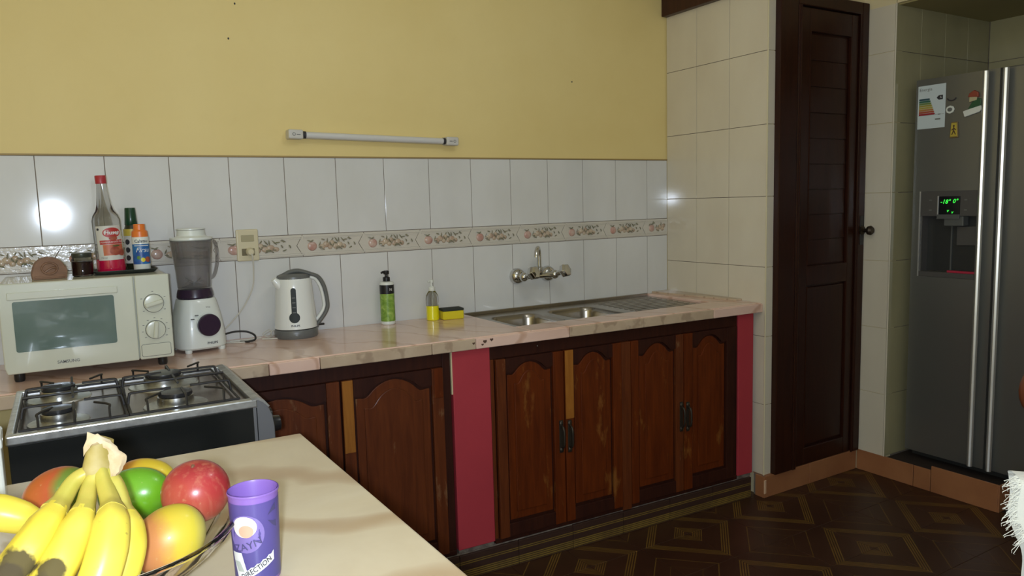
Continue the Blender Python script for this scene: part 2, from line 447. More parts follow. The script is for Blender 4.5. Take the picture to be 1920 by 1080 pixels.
# ------------------------------------------------------------------ mesh helpers
class MB:
    def __init__(self):
        self.v = []
        self.f = []

    def add(self, vs_, fs_):
        o = len(self.v)
        self.v += [tuple(q) for q in vs_]
        self.f += [tuple(i + o for i in q) for q in fs_]
        return self

    def box(self, x0, x1, y0, y1, z0, z1):
        vs_ = [(x0, y0, z0), (x1, y0, z0), (x1, y1, z0), (x0, y1, z0), (x0, y0, z1), (x1, y0, z1), (x1, y1, z1), (x0, y1, z1)]
        return self.add(vs_, [(0, 3, 2, 1), (4, 5, 6, 7), (0, 1, 5, 4), (1, 2, 6, 5), (2, 3, 7, 6), (3, 0, 4, 7)])

    def rings(self, rings, close=True, cap0=True, cap1=True):
        n = len(rings[0])
        vs_ = [q for r in rings for q in r]
        fs_ = []
        for i in range(len(rings) - 1):
            for j in range(n if close else n - 1):
                k = (j + 1) % n
                fs_.append((i * n + j, i * n + k, (i + 1) * n + k, (i + 1) * n + j))
        if cap0:
            fs_.append(tuple(range(n - 1, -1, -1)))
        if cap1:
            fs_.append(tuple(range((len(rings) - 1) * n, len(rings) * n)))
        return self.add(vs_, fs_)

    def lathe(self, prof, cx=0, cy=0, cz=0, seg=28, axis='z', cap0=True, cap1=True):
        R_ = []
        for r, h in prof:
            ring = []
            for j in range(seg):
                a = 2 * PI * j / seg
                c_, s_ = r * math.cos(a), r * math.sin(a)
                if axis == 'z':
                    ring.append((cx + c_, cy + s_, cz + h))
                elif axis == 'y':
                    ring.append((cx + c_, cy + h, cz + s_))
                else:
                    ring.append((cx + h, cy + c_, cz + s_))
            R_.append(ring)
        return self.rings(R_, True, cap0, cap1)

    def lathe_dir(self, prof, base, direction, seg=16, twist=0.0):
        d_ = Vector(direction).normalized()
        q = d_.to_track_quat('Z', 'Y')
        R_ = []
        for r, h in prof:
            R_.append([tuple(Vector(base) + q @ Vector((r * math.cos(2 * PI * j / seg + twist), r * math.sin(2 * PI * j / seg + twist), h))) for j in range(seg)])
        return self.rings(R_)

    def tube(self, pts, rad, seg=8, squash=None, up=(0, 0, 1), fn=None):
        pts = [Vector(q) for q in pts]
        n = len(pts)
        if not hasattr(rad, '__len__'):
            rad = [rad] * n
        R_ = []
        t0 = (pts[1] - pts[0]).normalized()
        nrm = Vector(up) - t0 * Vector(up).dot(t0)
        if nrm.length < 1e-4:
            nrm = t0.orthogonal()
        nrm.normalize()
        tp = t0
        for i in range(n):
            t = (pts[min(i + 1, n - 1)] - pts[max(i - 1, 0)]).normalized()
            nrm = tp.rotation_difference(t) @ nrm
            nrm = (nrm - t * nrm.dot(t)).normalized()
            b = t.cross(nrm)
            tp = t
            ring = []
            for j in range(seg):
                a = 2 * PI * j / seg
                k = fn(a) if fn else 1.0
                sq = squash if squash else 1.0
                ring.append(tuple(pts[i] + (nrm * math.cos(a) * sq + b * math.sin(a)) * rad[i] * k))
            R_.append(ring)
        return self.rings(R_)

    def prism(self, outline, a0, a1, axis='y'):
        """outline: 2-d points; y: (x, z), z: (x, y), x: (y, z)"""
        def mp(q, a):
            return (q[0], a, q[1]) if axis == 'y' else (q[0], q[1], a) if axis == 'z' else (a, q[0], q[1])
        n = len(outline)
        vs_ = [mp(q, a0) for q in outline] + [mp(q, a1) for q in outline]
        fs_ = [tuple(range(n)), tuple(range(2 * n - 1, n - 1, -1))]
        fs_ += [(i, n + i, n + (i + 1) % n, (i + 1) % n) for i in range(n)]
        return self.add(vs_, fs_)

    def grid(self, fn, nu, nv):
        vs_ = [fn(i / nu, j / nv) for j in range(nv + 1) for i in range(nu + 1)]
        w = nu + 1
        return self.add(vs_, [(j * w + i, j * w + i + 1, (j + 1) * w + i + 1, (j + 1) * w + i) for j in range(nv) for i in range(nu)])

    def ball(self, c_, r, seg=20, rings=12, fn=None):
        if not hasattr(r, '__len__'):
            r = (r, r, r)
        R_ = []
        for i in range(rings + 1):
            th = PI * i / rings
            th = min(max(th, 0.02), PI - 0.02)
            ring = []
            for j in range(seg):
                ph = 2 * PI * j / seg
                d_ = Vector((math.sin(th) * math.cos(ph), math.sin(th) * math.sin(ph), -math.cos(th)))
                k = fn(d_) if fn else 1.0
                ring.append((c_[0] + d_.x * r[0] * k, c_[1] + d_.y * r[1] * k, c_[2] + d_.z * r[2] * k))
            R_.append(ring)
        return self.rings(R_)

    def xf(self, m):
        self.v = [tuple(m @ Vector(q)) for q in self.v]
        return self

    def mesh(self, name, mat, bevel=0, bseg=2, sharp=38, bang=35):
        me = bpy.data.meshes.new(name)
        me.from_pydata(self.v, [], self.f)
        bm = bmesh.new()
        bm.from_mesh(me)
        bmesh.ops.recalc_face_normals(bm, faces=bm.faces)
        if bevel:
            es = [e for e in bm.edges if len(e.link_faces) == 2 and e.calc_face_angle(0) > math.radians(bang)]
            bmesh.ops.bevel(bm, geom=es, offset=bevel, segments=bseg, profile=0.5, affect='EDGES', clamp_overlap=True)
        bm.to_mesh(me)
        bm.free()
        me.polygons.foreach_set('use_smooth', [True] * len(me.polygons))
        me.set_sharp_from_angle(angle=math.radians(12 if bevel else sharp))
        me.materials.append(mat if not isinstance(mat, str) else M[mat])
        return me

    def build(self, name, mat, parent=None, loc=None, rot=None, **kw):
        return obj(name, self.mesh(name, mat, **kw), parent, loc, rot)


def obj(name, me, parent=None, loc=None, rot=None):
    o = bpy.data.objects.new(name, me)
    COL.objects.link(o)
    if parent is not None:
        o.parent = parent
    if loc is not None:
        o.location = loc
    if rot is not None:
        o.rotation_euler = rot
    return o


def tag(o, label, cat, group=None):
    o['label'] = label
    o['category'] = cat
    if group:
        o['group'] = group
    return o


def thing(name, label, cat, loc=(0, 0, 0), rot=(0, 0, 0), group=None):
    o = bpy.data.objects.new(name, None)
    o.empty_display_size = 0.05
    COL.objects.link(o)
    o.location = loc
    o.rotation_euler = rot
    return tag(o, label, cat, group)


def struct(o, label=None):
    o['kind'] = 'structure'
    if label:
        o['label'] = label
    return o


def copy_tree(o, parent=None):
    c_ = o.copy()
    COL.objects.link(c_)
    if parent is not None:
        c_.parent = parent
    for ch in list(o.children):
        copy_tree(ch, c_)
    return c_


def text(s, size, fn, mat, name, parent, align='CENTER', shear=0.0, bold=0.0):
    """flat lettering laid on a surface: fn maps (u, v) of the text to a 3-d point"""
    cu = bpy.data.curves.new('lettering', 'FONT')
    cu.body = s
    cu.size = size
    cu.align_x = align
    cu.align_y = 'CENTER'
    cu.shear = shear
    cu.offset = bold
    cu.resolution_u = 2
    o = bpy.data.objects.new('lettering_tmp', cu)
    COL.objects.link(o)
    dg = bpy.context.evaluated_depsgraph_get()
    me = bpy.data.meshes.new_from_object(o.evaluated_get(dg))
    bpy.data.objects.remove(o)
    for q in me.vertices:
        q.co = Vector(fn(q.co.x, q.co.y))
    me.materials.clear()
    me.materials.append(M[mat])
    return obj(name, me, parent)


def wrap(rf, a0, e=0.0004, z0=0.0, tilt=0.0):
    """(u, v) on a turned body: u along the circumference, v up"""
    ct, st = math.cos(tilt), math.sin(tilt)

    def fn(u_, v_):
        u2, v2 = u_ * ct - v_ * st, u_ * st + v_ * ct
        r = (rf(z0 + v2) if callable(rf) else rf)
        a = a0 + u2 / r
        return ((r + e) * math.cos(a), (r + e) * math.sin(a), z0 + v2)
    return fn


def patch(fn, u0, u1, v0, v1, nu=10, nv=3):
    return MB().grid(lambda s, t: fn(u0 + (u1 - u0) * s, v0 + (v1 - v0) * t), nu, nv)


def disc(fn, u0, v0, ru, rv=None, seg=20):
    rv = rv or ru
    b = MB()
    rr = [0.02, 0.5, 1.0]
    b.rings([[fn(u0 + ru * k * math.cos(2 * PI * j / seg), v0 + rv * k * math.sin(2 * PI * j / seg)) for j in range(seg)] for k in rr], True, True, False)
    return b


def smooth_path(pts, n):
    """Catmull-Rom through the points"""
    P = [Vector(q) for q in pts]
    P = [P[0] * 2 - P[1]] + P + [P[-1] * 2 - P[-2]]
    out = []
    m = len(P) - 3
    for k in range(n + 1):
        s = m * k / n
        i = min(int(s), m - 1)
        t = s - i
        a, b, c_, d_ = P[i:i + 4]
        out.append(0.5 * ((2 * b) + (c_ - a) * t + (2 * a - 5 * b + 4 * c_ - d_) * t * t + (3 * b - a - 3 * c_ + d_) * t ** 3))
    return out


def lerp_list(vals, n):
    out = []
    m = len(vals) - 1
    for k in range(n + 1):
        s = m * k / n
        i = min(int(s), m - 1)
        out.append(vals[i] + (vals[i + 1] - vals[i]) * (s - i))
    return out


# ================================================================== THE ROOM
XL, XC, XF = -0.95, 2.7346, 3.40        # left wall, corner on the right, fridge wall
YF = -3.75                             # wall behind the camera
ZC = 2.72
Y_P = -0.635                            # pantry wall (door) plane

# back wall
wb = struct(MB().box(XL - .1, XC + .1, 0.004, 0.12, 0, ZC).build('wall_back', 'plaster'), 'yellow painted back wall above white tiles')
MB().box(XL, XC, 0.0015, 0.004, 0.86, 1.572).build('grout', 'grout', wb)
struct(MB().box(XL, XC, -0.0035, 0.006, 1.572, 1.5775).build('trim_1', mk('brown_edge_line', (0.36, 0.25, 0.09), 0.6)), 'thin brown line where tiles meet yellow wall')


def tile_mesh(w, h, mat, t=0.005, name='tile'):
    return MB().box(-w / 2, w / 2, 0, t, -h / 2, h / 2).mesh(name, mat, bevel=0.0009, bseg=2)


ZT, ZBT, ZBB, ZLOW = 1.5719, 1.2775, 1.1918, 0.9
gap = 0.0024
meshes = {}


def place_tile(parent, c_, w, h, mat, rz=0.0, jit=0.0004):
    key = (round(w, 3), round(h, 3), mat)
    if key not in meshes:
        meshes[key] = tile_mesh(w - gap, h - gap, mat)
    return obj('tile', meshes[key], parent, c_, (random.uniform(-jit, jit), 0, rz + random.uniform(-jit, jit)))


xs = [XL] + [0.2 * i for i in range(-4, 14)] + [XC]
for a, b in zip(xs[:-1], xs[1:]):
    for z0, z1 in ((ZBT, ZT), (ZLOW - 0.01, ZBB)):
        place_tile(wb, ((a + b) / 2, 0, (z0 + z1) / 2), b - a, z1 - z0, 'tile_white')

# border tiles with arrow-shaped ends and moulded fruit
BL = 0.2482
bh = (ZBT - ZBB)


def border_mesh(L, cut=None):
    h = bh / 2 - 0.0012
    k = 0.024
    out = [(0.0, 0.0), (k, -h), (L + k, -h), (L, 0), (L + k, h), (k, h)]
    e = 0.0012
    out = [(x + (e if x < L / 2 else -e), z) for x, z in out]
    if cut:
        out = [(min(x, cut), z) for x, z in out]
    b = MB().prism(out, -0.002, 0.004)
    top = (cut or L + k) - 0.003
    for s in (-1, 1):
        b.box(k + 0.002, top, -0.0045, -0.001, s * h * 0.83 - 0.003, s * h * 0.83 + 0.003)
        b.box(k + 0.002, top, -0.0035, -0.001, s * h * 0.66 - 0.0015, s * h * 0.66 + 0.0015)
    return b.mesh('border_tile', 'border', bevel=0.0008)


def fruit_meshes(maxx):
    ap, fr, lf = MB(), MB(), MB()
    rnd = random.Random(3)
    if maxx > 0.08:
        ap.ball((0.060, -0.002, -0.004), (0.019, 0.006, 0.018), 12, 8)
    for (x, z_, r) in ((0.100, -0.008, 0.012), (0.116, 0.001, 0.013), (0.131, -0.010, 0.010), (0.139, 0.006, 0.011),
                       (0.153, -0.007, 0.012), (0.170, -0.003, 0.013), (0.187, -0.009, 0.010)):
        if x + r < maxx:
            fr.ball((x, -0.002, z_), (r, 0.005, r * 0.95), 10, 6)
    for k in range(26):
        x = 0.042 + 0.195 * rnd.random()
        z_ = rnd.uniform(-0.018, 0.022)
        if 0.045 < x < 0.08:
            z_ = 0.013 + 0.01 * rnd.random()
        if x + 0.012 > maxx:
            continue
        a = rnd.uniform(0, PI)
        L = rnd.uniform(0.006, 0.012)
        dx, dz = math.cos(a) * L, math.sin(a) * L
        lf.tube([(x - dx, -0.003, z_ - dz), (x - dx * .3, -0.0065, z_ - dz * .3), (x + dx * .4, -0.0065, z_ + dz * .4), (x + dx, -0.003, z_ + dz)], [0.0006, 0.0028, 0.0026, 0.0004], 5)
    return [(n_, q.mesh(n_, m_)) for n_, q, m_ in (('moulded_apple', ap, 'rel_apple'), ('moulded_fruit', fr, 'rel_fruit'), ('moulded_leaves', lf, 'rel_leaf')) if q.v]


bm_full, fm_full = border_mesh(BL), fruit_meshes(9)
bm_long = border_mesh(0.303)
starts = [(0.527 - k * BL, 'full') for k in range(1, 6)] + [(0.527, 'long')] + [(0.830 + k * BL, 'full') for k in range(8)]
for x, kind in starts:
    room = XC - x
    if room < 0.03:
        continue
    if kind == 'long':
        bmx, fmx = bm_long, fm_full
    elif room < BL + 0.024:
        bmx, fmx = border_mesh(BL, room - 0.001), fruit_meshes(room - 0.004)
    else:
        bmx, fmx = bm_full, fm_full
    bt = obj('border_tile', bmx, wb, (x, 0, (ZBT + ZBB) / 2))
    for n_, m_ in fmx:
        fo = obj(n_, m_, bt)
        if kind == 'long':
            fo.scale.x = 1.2
# nail marks on the yellow paint
for px, pz in ((0.63, 1.995), (2.15, 1.93), (0.66, 2.12)):
    MB().ball((px, 0.003, pz), (0.003, 0.002, 0.004), 8, 6).build('nail_hole', 'ink', wb)

# right wall beside the sink, cream tiles
wr = struct(MB().box(XC + 0.005, XC + 0.046, Y_P + 0.004, 0.1, 0, ZC).build('wall_right', 'cream_plaster'), 'short cream tiled wall at the end of the counter')
MB().box(XC + 0.0025, XC + 0.005, Y_P + 0.004, 0.0, 0.1, 2.28).build('grout', 'grout', wr)
cols = [0.0, -0.2076, -0.4152, Y_P + 0.001]
rows = [2.280] + [2.0043 - 0.3144 * k for k in range(6)] + [0.1]
for y0, y1 in zip(cols[:-1], cols[1:]):
    for z1, z0 in zip(rows[:-1], rows[1:]):
        if z1 < 0.9 and y0 > -0.4:
            continue
        place_tile(wr, (XC, (y0 + y1) / 2, (z0 + z1) / 2), y0 - y1, z1 - z0, 'tile_cream', -PI / 2)
# the narrow end of that wall, facing the room
for z1, z0 in zip(rows[:-1], rows[1:]):
    place_tile(wr, (XC + 0.024, Y_P - 0.001, (z0 + z1) / 2), 0.045, z1 - z0, 'tile_cream')
MB().tube([(XC + 0.001, Y_P + 0.001, 0.1), (XC + 0.001, Y_P + 0.001, 2.28)], 0.0035, 8).build('edge_bead', 'ivory', wr)
# baseboard of the pillar end and under the pantry door
bs = struct(MB().box(XC - 0.008, XF, Y_P - 0.012, Y_P + 0.05, 0, 0.098).build('baseboard_pantry', 'grout'), 'terracotta skirting under the pantry door')
MB().box(XC - 0.012, XC + 0.30, Y_P - 0.018, Y_P - 0.010, 0.0, 0.100).build('skirting_tile', 'terracotta', bs, bevel=0.002)
MB().box(XC + 0.303, XF - 0.006, Y_P - 0.018, Y_P - 0.010, 0.0, 0.100).build('skirting_tile', 'terracotta', bs, bevel=0.002)
MB().box(XC - 0.016, XC - 0.008, Y_P - 0.018, Y_P + 0.035, 0.0, 0.100).build('skirting_tile', 'terracotta', bs, bevel=0.002)
MB().box(XC - 0.018, XC - 0.004, Y_P - 0.0205, Y_P - 0.016, 0.02, 0.085).build('chipped_corner', mk('chipped_plaster', (0.62, 0.40, 0.25), 0.9, bump=(90, 0.8)), bs, bevel=0.002)
MB().box(XC + 0.0, XF, Y_P - 0.016, Y_P + 0.06, 0.0965, 0.101).build('sill', 'terracotta', bs)

# dark beam at the top of the right wall
struct(MB().box(XC - 0.034, XC + 0.004, Y_P + 0.02, 0.0, 2.276, 2.46).build('trim_2', 'wood_beam', bevel=0.004), 'dark wooden beam along the top of the cream tiled wall')

# pantry wall round the door
wp = struct(MB().box(XC + 0.046, XF + 0.1, Y_P + 0.004, Y_P + 0.10, 2.262, ZC).build('wall_pantry', 'cream_plaster'), 'cream wall above the brown pantry door')
MB().box(XC + 0.006, XC + 0.046, Y_P + 0.003, Y_P + 0.09, 2.28, ZC).build('wall_pier', 'cream_plaster', wp)
MB().box(XC + 0.046, XF, 0.10, 0.14, 0, ZC).build('closet_back', 'white_wall', wp)

# pantry door
D0, D1, DZ0, DZ1 = XC + 0.044, XF - 0.004, 0.100, 2.262
dr = bpy.data.objects.new('door_1', None)
COL.objects.link(dr)
dr.location = (D0, Y_P, DZ0)
struct(dr, 'dark brown louvred pantry door with moulded frame')
W_, H_ = D1 - D0, DZ1 - DZ0
MB().box(0, 0.115, -0.030, 0.03, 0, H_).build('jamb', 'wood_door', dr, bevel=0.004)
MB().box(W_ - 0.05, W_, -0.030, 0.03, 0, H_).build('jamb', 'wood_door', dr, bevel=0.004)
MB().box(0.115, W_ - 0.05, -0.030, 0.03, H_ - 0.055, H_).build('door_head', 'wood_door', dr, bevel=0.004)
for mx in (0.122, 0.135):
    MB().tube([(mx, -0.028, 0.0), (mx, -0.028, H_ - 0.055)], 0.005, 8).build('bead_moulding', 'wood_door', dr)
MB().tube([(W_ - 0.058, -0.027, 0.0), (W_ - 0.058, -0.027, H_ - 0.055)], 0.004, 8).build('bead_moulding', 'wood_door', dr)
lx0, lx1, lz1 = 0.145, W_ - 0.065, H_ - 0.06
leaf = MB().box(lx0, lx1, 0.0, 0.012, 0.004, lz1).build('door_leaf', 'wood_door', dr)
st = 0.062
MB().box(lx0, lx0 + st, -0.020, 0.0, 0.004, lz1).build('stile', 'wood_door', leaf, bevel=0.003)
MB().box(lx1 - st * .8, lx1, -0.020, 0.0, 0.004, lz1).build('stile', 'wood_door', leaf, bevel=0.003)
for z0, z1 in ((0.004, 0.085), (0.86, 0.95), (lz1 - 0.10, lz1)):
    MB().box(lx0 + st, lx1 - st * .8, -0.020, 0.0, z0, z1).build('rail', 'wood_door', leaf, bevel=0.003)
px0, px1 = lx0 + st, lx1 - st * .8
MB().prism([(px0 + .01, .095), (px1 - .01, .095), (px1 - .01, .85), (px0 + .01, .85)], -0.012, -0.001).build('lower_panel', 'wood_door', leaf, bevel=0.008)
MB().tube([(px0 + .004, -.018, .09), (px0 + .004, -.018, .855)], 0.004, 6).build('panel_bead', 'wood_door', leaf)
MB().tube([(px0 + .004, -.018, .955), (px0 + .004, -.018, lz1 - .10)], 0.004, 6).build('panel_bead', 'wood_door', leaf)
nsl = 9
zz0, zz1 = 0.955, lz1 - 0.105
hh = (zz1 - zz0) / nsl
for k in range(nsl):
    za = zz0 + k * hh
    MB().prism([(-0.0065, za), (-0.0040, za + hh - 0.003), (-0.001, za + hh - 0.003), (-0.001, za)], px0 + .008, px1 - .008, 'x').build('louvre_slat', 'wood_door', leaf, bevel=0.0015)
kn = MB().lathe([(0.022, 0), (0.022, -0.006), (0.009, -0.010), (0.010, -0.028), (0.021, -0.036), (0.023, -0.048), (0.015, -0.058)], W_ - 0.022, -0.030, 1.10, 18, 'y').build('door_knob', mk('old_bronze', (0.06, 0.045, 0.03), 0.4, metal=0.8), dr)
MB().box(W_ - 0.036, W_ - 0.008, -0.034, -0.029, 1.03, 1.17).build('backplate', 'iron', dr, bevel=0.002)

# wall of the fridge recess
wf = struct(MB().box(XF + 0.004, XF + 0.06, -0.795 + 0.004, Y_P + 0.1, 0.0, ZC).build('wall_fridge', 'cream_plaster'), 'cream tiled strip of wall between pantry door and fridge')
MB().box(XF + 0.060, 4.20, -0.791, -0.74, 0, ZC).build('recess_side', 'grout', wf)
MB().box(4.204, 4.30, -1.95, -0.74, 0, ZC).build('recess_back', 'grout', wf)
MB().box(XF + 0.004, 4.30, -1.95, -0.795, 2.235, ZC).build('lintel', 'cream_plaster', wf)
MB().box(XF + 0.02, 4.20, -1.95, -0.795, 2.228, 2.235).build('recess_ceiling', mk('olive_recess_top', (0.36, 0.30, 0.13), 0.8), wf)  # darker olive colour on the recess ceiling than on the lintel
MB().box(XF + 0.004, 4.30, -2.9, -1.87, 0, ZC).build('recess_pier', 'cream_plaster', wf)
rows2 = [2.235] + [2.024 - 0.3232 * k for k in range(6)] + [0.10]
for z1, z0 in zip(rows2[:-1], rows2[1:]):
    place_tile(wf, (XF, (-0.795 + Y_P - 0.002) / 2, (z0 + z1) / 2), 0.150, z1 - z0, 'tile_cream', -PI / 2)
    for k in range(4):
        xa = XF + 0.002 + k * 0.2
        xb = min(xa + 0.2, 4.2)
        place_tile(wf, ((xa + xb) / 2, -0.795, (z0 + z1) / 2), xb - xa, z1 - z0, 'tile_olive')
    for k in range(5):
        ya = -0.797 - k * 0.215
        place_tile(wf, (4.198, ya - 0.1075, (z0 + z1) / 2), 0.215, z1 - z0, 'tile_olive', -PI / 2)
MB().tube([(XF + .001, -0.7945, 0.1), (XF + .001, -0.7945, 2.235)], 0.0035, 8).build('edge_bead', 'tile_cream', wf)

# raised plinth of the recess, terracotta facing
bf = struct(MB().box(XF + 0.006, 4.2, -1.314, Y_P, 0, 0.091).build('baseboard_fridge', 'floor_bed'), 'terracotta faced step below the fridge')
MB().box(XF + 0.11, 4.2, -1.87, -1.314, 0, 0.091).build('step_back', 'terracotta', bf)
for y0, y1 in ((Y_P - 0.018, -0.945), (-0.948, -1.027), (-1.030, -1.318)):
    MB().box(XF - 0.003, XF + 0.006, y1, y0, 0, 0.102 + 0.02 * (y0 < -1)).build('skirting_tile', 'terracotta', bf, bevel=0.002)
MB().box(XF + 0.0, XF + 0.115, -1.324, -1.315, 0, 0.12).build('skirting_tile', 'terracotta', bf, bevel=0.002)

# left wall, wall behind the camera, right part behind the camera, ceiling
struct(MB().box(XL - 0.1, XL, YF, 0.1, 0, ZC).build('wall_left', 'plaster'), 'left side wall')
struct(MB().box(XL - 0.1, 4.4, YF - 0.1, YF, 0, ZC).build('wall_front', 'white_wall'), 'wall behind the viewer')
struct(MB().box(XF + 0.004, XF + 0.1, YF, -2.9, 0, ZC).build('wall_side', 'cream_plaster'), 'wall beyond the fridge recess')
struct(MB().box(XL - 0.1, 4.4, YF - 0.1, 0.15, ZC, ZC + 0.1).build('ceiling', 'ceiling'), 'plain pale ceiling')

# floor
fl = struct(MB().box(XL - 0.1, 4.4, YF - 0.1, 0.15, -0.06, -0.004).build('floor', 'floor_bed'), 'dark brown tiled floor with yellow line diamonds')
ft = MB().box(-0.1242, 0.1242, -0.1242, 0.1242, -0.005, 0.0).mesh('floor_tile', 'floor_tile', bevel=0.0008, bseg=1)
for i in range(-5, 10):
    for j in range(0, 9):
        cx, cy = 2.172 - 0.125 + 0.25 * (i - 4), -0.728 + 0.125 - 0.25 * j
        if cx < 0.5 or cx > XF + 0.05:
            continue
        obj('floor_tile', ft, fl, (cx, cy, 0))

# ------------------------------------------------------------------ counter front frame: u along the counter, v into the wall
RZ = -math.atan(0.041)
FO = (-0.029, -0.488, 0.0)

sk = struct(MB().box(0.30, 2.715, 0.0, 0.40, 0, 0.098).build('baseboard_counter', 'dusty', None, FO, (0, 0, RZ)), 'dark line-patterned skirting below the cabinets')
uu = 1.2405
k = 0
for u0 in [0.3, 0.4975, 0.745, 0.993, 1.2405, 1.488, 1.7355, 1.983, 2.2305, 2.478]:
    u1 = min(u0 + 0.2475, 2.712)
    MB().box(u0 + .0012, u1 - .0012, -0.012, 0.0, 0.0, 0.096 + random.uniform(-.002, .002)).build('skirting_tile', 'skirt_tile', sk, bevel=0.0015)


def pillar(u0, u1, label):
    p_ = thing('support_pillar', label, 'pillar', FO, (0, 0, RZ), 'crimson counter pillars')
    MB().box(u0, u1, -0.002, 0.10, 0.112, 0.862).build('shaft', 'crimson', p_, bevel=0.003)
    MB().box(u0 + .004, u1 - .004, 0.006, 0.10, 0.0965, 0.112).build('foot', 'dusty', p_)
    if u0 < 2:
        MB().box(u0 - .004, u0, 0.0, 0.09, 0.70, 0.862).build('paint_edge', 'cream_plaster', p_)


pillar(1.243, 1.394, 'wide crimson painted pillar between the two cabinet units')
pillar(2.637, 2.728, 'narrow crimson painted pillar at the right end of the counter')


def arch(u0, u1, zs, zt, n=22):
    """cathedral arch outline from left to right"""
    pts = []
    for i in range(n + 1):
        s = i / n
        q = abs(s - 0.5) * 2
        if q > 0.86:
            h = 0.10
        elif q > 0.55:
            t = (0.86 - q) / 0.31
            h = 0.10 - 0.14 * math.sin(t * PI) * (1 - t) + 0.35 * t * t
        else:
            h = 0.45 + 0.55 * math.cos(q / 0.55 * PI / 2) ** 0.8
        pts.append((u0 + (u1 - u0) * s, zs + (zt - zs) * h))
    return pts


def cab_door(parent, u0, u1, sl, sr, zs, zt, ml='wood_cab', mr='wood_cab', mp='wood_cab', z0=0.118, z1=0.806, handle=None):
    d_ = MB().box(u0 + .002, u1 - .002, 0.002, 0.010, z0, z1).build('door', 'wood_cab_dark', parent)
    vf = -0.012
    MB().box(u0 + .001, u0 + sl, vf, 0.003, z0, z1).build('stile', ml, d_, bevel=0.002)
    MB().box(u1 - sr, u1 - .001, vf, 0.003, z0, z1).build('stile', mr, d_, bevel=0.002)
    a, b = u0 + sl, u1 - sr
    MB().box(a, b, vf + .001, 0.003, z0, z0 + 0.052).build('bottom_rail', 'wood_cab_dark', d_, bevel=0.002)
    ar = arch(a + .001, b - .001, zs, zt)
    MB().prism(ar + [(b - .001, z1), (a + .001, z1)], vf + .002, 0.003).build('top_rail', 'wood_cab_dark', d_)  # shade below the counter overhang is put into this rail's dark colour
    lo = z0 + 0.062
    ins = 0.008
    pa = arch(a + ins, b - ins, zs - 0.010, zt - 0.008)
    MB().prism([(a + ins, lo), (b - ins, lo)] + pa[::-1], -0.004, 0.003).build('raised_panel', mp, d_, bevel=0.002)
    pa = arch(a + ins + .028, b - ins - .028, zs - 0.045, zt - 0.038)
    MB().prism([(a + ins + .028, lo + .03), (b - ins - .028, lo + .03)] + pa[::-1], -0.0085, 0.0).build('panel_field', mp, d_, bevel=0.003)
    if handle:
        hu, hz = handle
        h = MB().box(hu - .009, hu + .009, vf - .003, vf, hz - .065, hz + .065)
        h.tube(smooth_path([(hu, vf - .002, hz - .045), (hu, vf - .020, hz - .035), (hu, vf - .024, hz), (hu, vf - .020, hz + .035), (hu, vf - .002, hz + .045)], 16), 0.005, 8)
        h.ball((hu, vf - .003, hz + .052), (.010, .006, .012), 10, 6).ball((hu, vf - .003, hz - .052), (.010, .006, .012), 10, 6)
        h.build('handle', 'old_handle', d_, bevel=0.0015)
    return d_


M['old_handle'] = mk('tarnished_handle', (0.055, 0.045, 0.032), 0.45, metal=0.7)

cr = thing('kitchen_cabinet', 'worn brown cabinet under the sink with four arched doors', 'cabinet', FO, (0, 0, RZ), 'counter cabinets')
MB().box(1.397, 2.634, 0.02, 0.42, 0.10, 0.70).build('carcass', 'wood_cab_dark', cr)
MB().box(1.397, 2.634, 0.006, 0.022, 0.806, 0.860).build('head_rail', 'wood_cab_dark', cr, bevel=0.002)
MB().box(1.397, 1.412, 0.004, 0.022, 0.10, 0.806).build('face_stile', 'wood_cab_mid', cr, bevel=0.002)
MB().box(1.985, 2.030, -0.010, 0.022, 0.10, 0.806).build('face_stile', 'wood_cab_mid', cr, bevel=0.002)
MB().box(2.602, 2.634, 0.004, 0.022, 0.10, 0.806).build('face_stile', 'wood_cab_dark', cr, bevel=0.002)
MB().box(1.397, 2.634, 0.0, 0.022, 0.099, 0.118).build('foot_rail', 'wood_cab_dark', cr, bevel=0.002)
cab_door(cr, 1.413, 1.706, 0.040, 0.048, 0.748, 0.790, ml='wood_cab_mid', handle=(1.688, 0.47))
cab_door(cr, 1.710, 1.984, 0.040, 0.044, 0.748, 0.792, ml='wood_cab', mr='wood_cab', handle=(1.727, 0.465))
MB().box(1.7115, 1.749, -0.0145, -0.011, 0.535, 0.806).build('bare_strip', 'wood_strip', cr.children[-1], bevel=0.001)
cab_door(cr, 2.031, 2.309, 0.038, 0.042, 0.744, 0.790, mr='wood_cab_mid', handle=(2.294, 0.45))
cab_door(cr, 2.313, 2.601, 0.046, 0.044, 0.744, 0.790, ml='wood_cab', mr='wood_cab_dark', handle=(2.330, 0.445))
MB().ball((1.60, 0.004, 0.835), (.003, .002, .003), 8, 6).build('nail_head', 'steel', cr)

cl = thing('kitchen_cabinet', 'dark worn cabinet between the stove and the wide crimson pillar', 'cabinet', FO, (0, 0, RZ), 'counter cabinets')
MB().box(0.32, 1.236, 0.02, 0.42, 0.10, 0.855).build('carcass', 'wood_cab_dark', cl)
MB().box(0.32, 1.236, 0.006, 0.022, 0.806, 0.860).build('head_rail', 'wood_cab_dark', cl, bevel=0.002)
MB().box(1.205, 1.236, 0.002, 0.022, 0.10, 0.860).build('face_stile', 'wood_cab_dark', cl, bevel=0.002)
MB().box(0.32, 1.236, 0.0, 0.022, 0.099, 0.118).build('foot_rail', 'wood_cab_dark', cl, bevel=0.002)
cab_door(cl, 0.44, 0.832, 0.045, 0.045, 0.742, 0.782, ml='wood_cab_mid', mr='wood_cab_mid', mp='wood_cab_mid')
db = cab_door(cl, 0.837, 1.203, 0.040, 0.044, 0.742, 0.796, ml='wood_cab_mid', mr='wood_cab_mid', mp='wood_cab_mid')
MB().box(0.839, 0.875, -0.0145, -0.011, 0.56, 0.806).build('bare_strip', 'wood_strip', db, bevel=0.001)
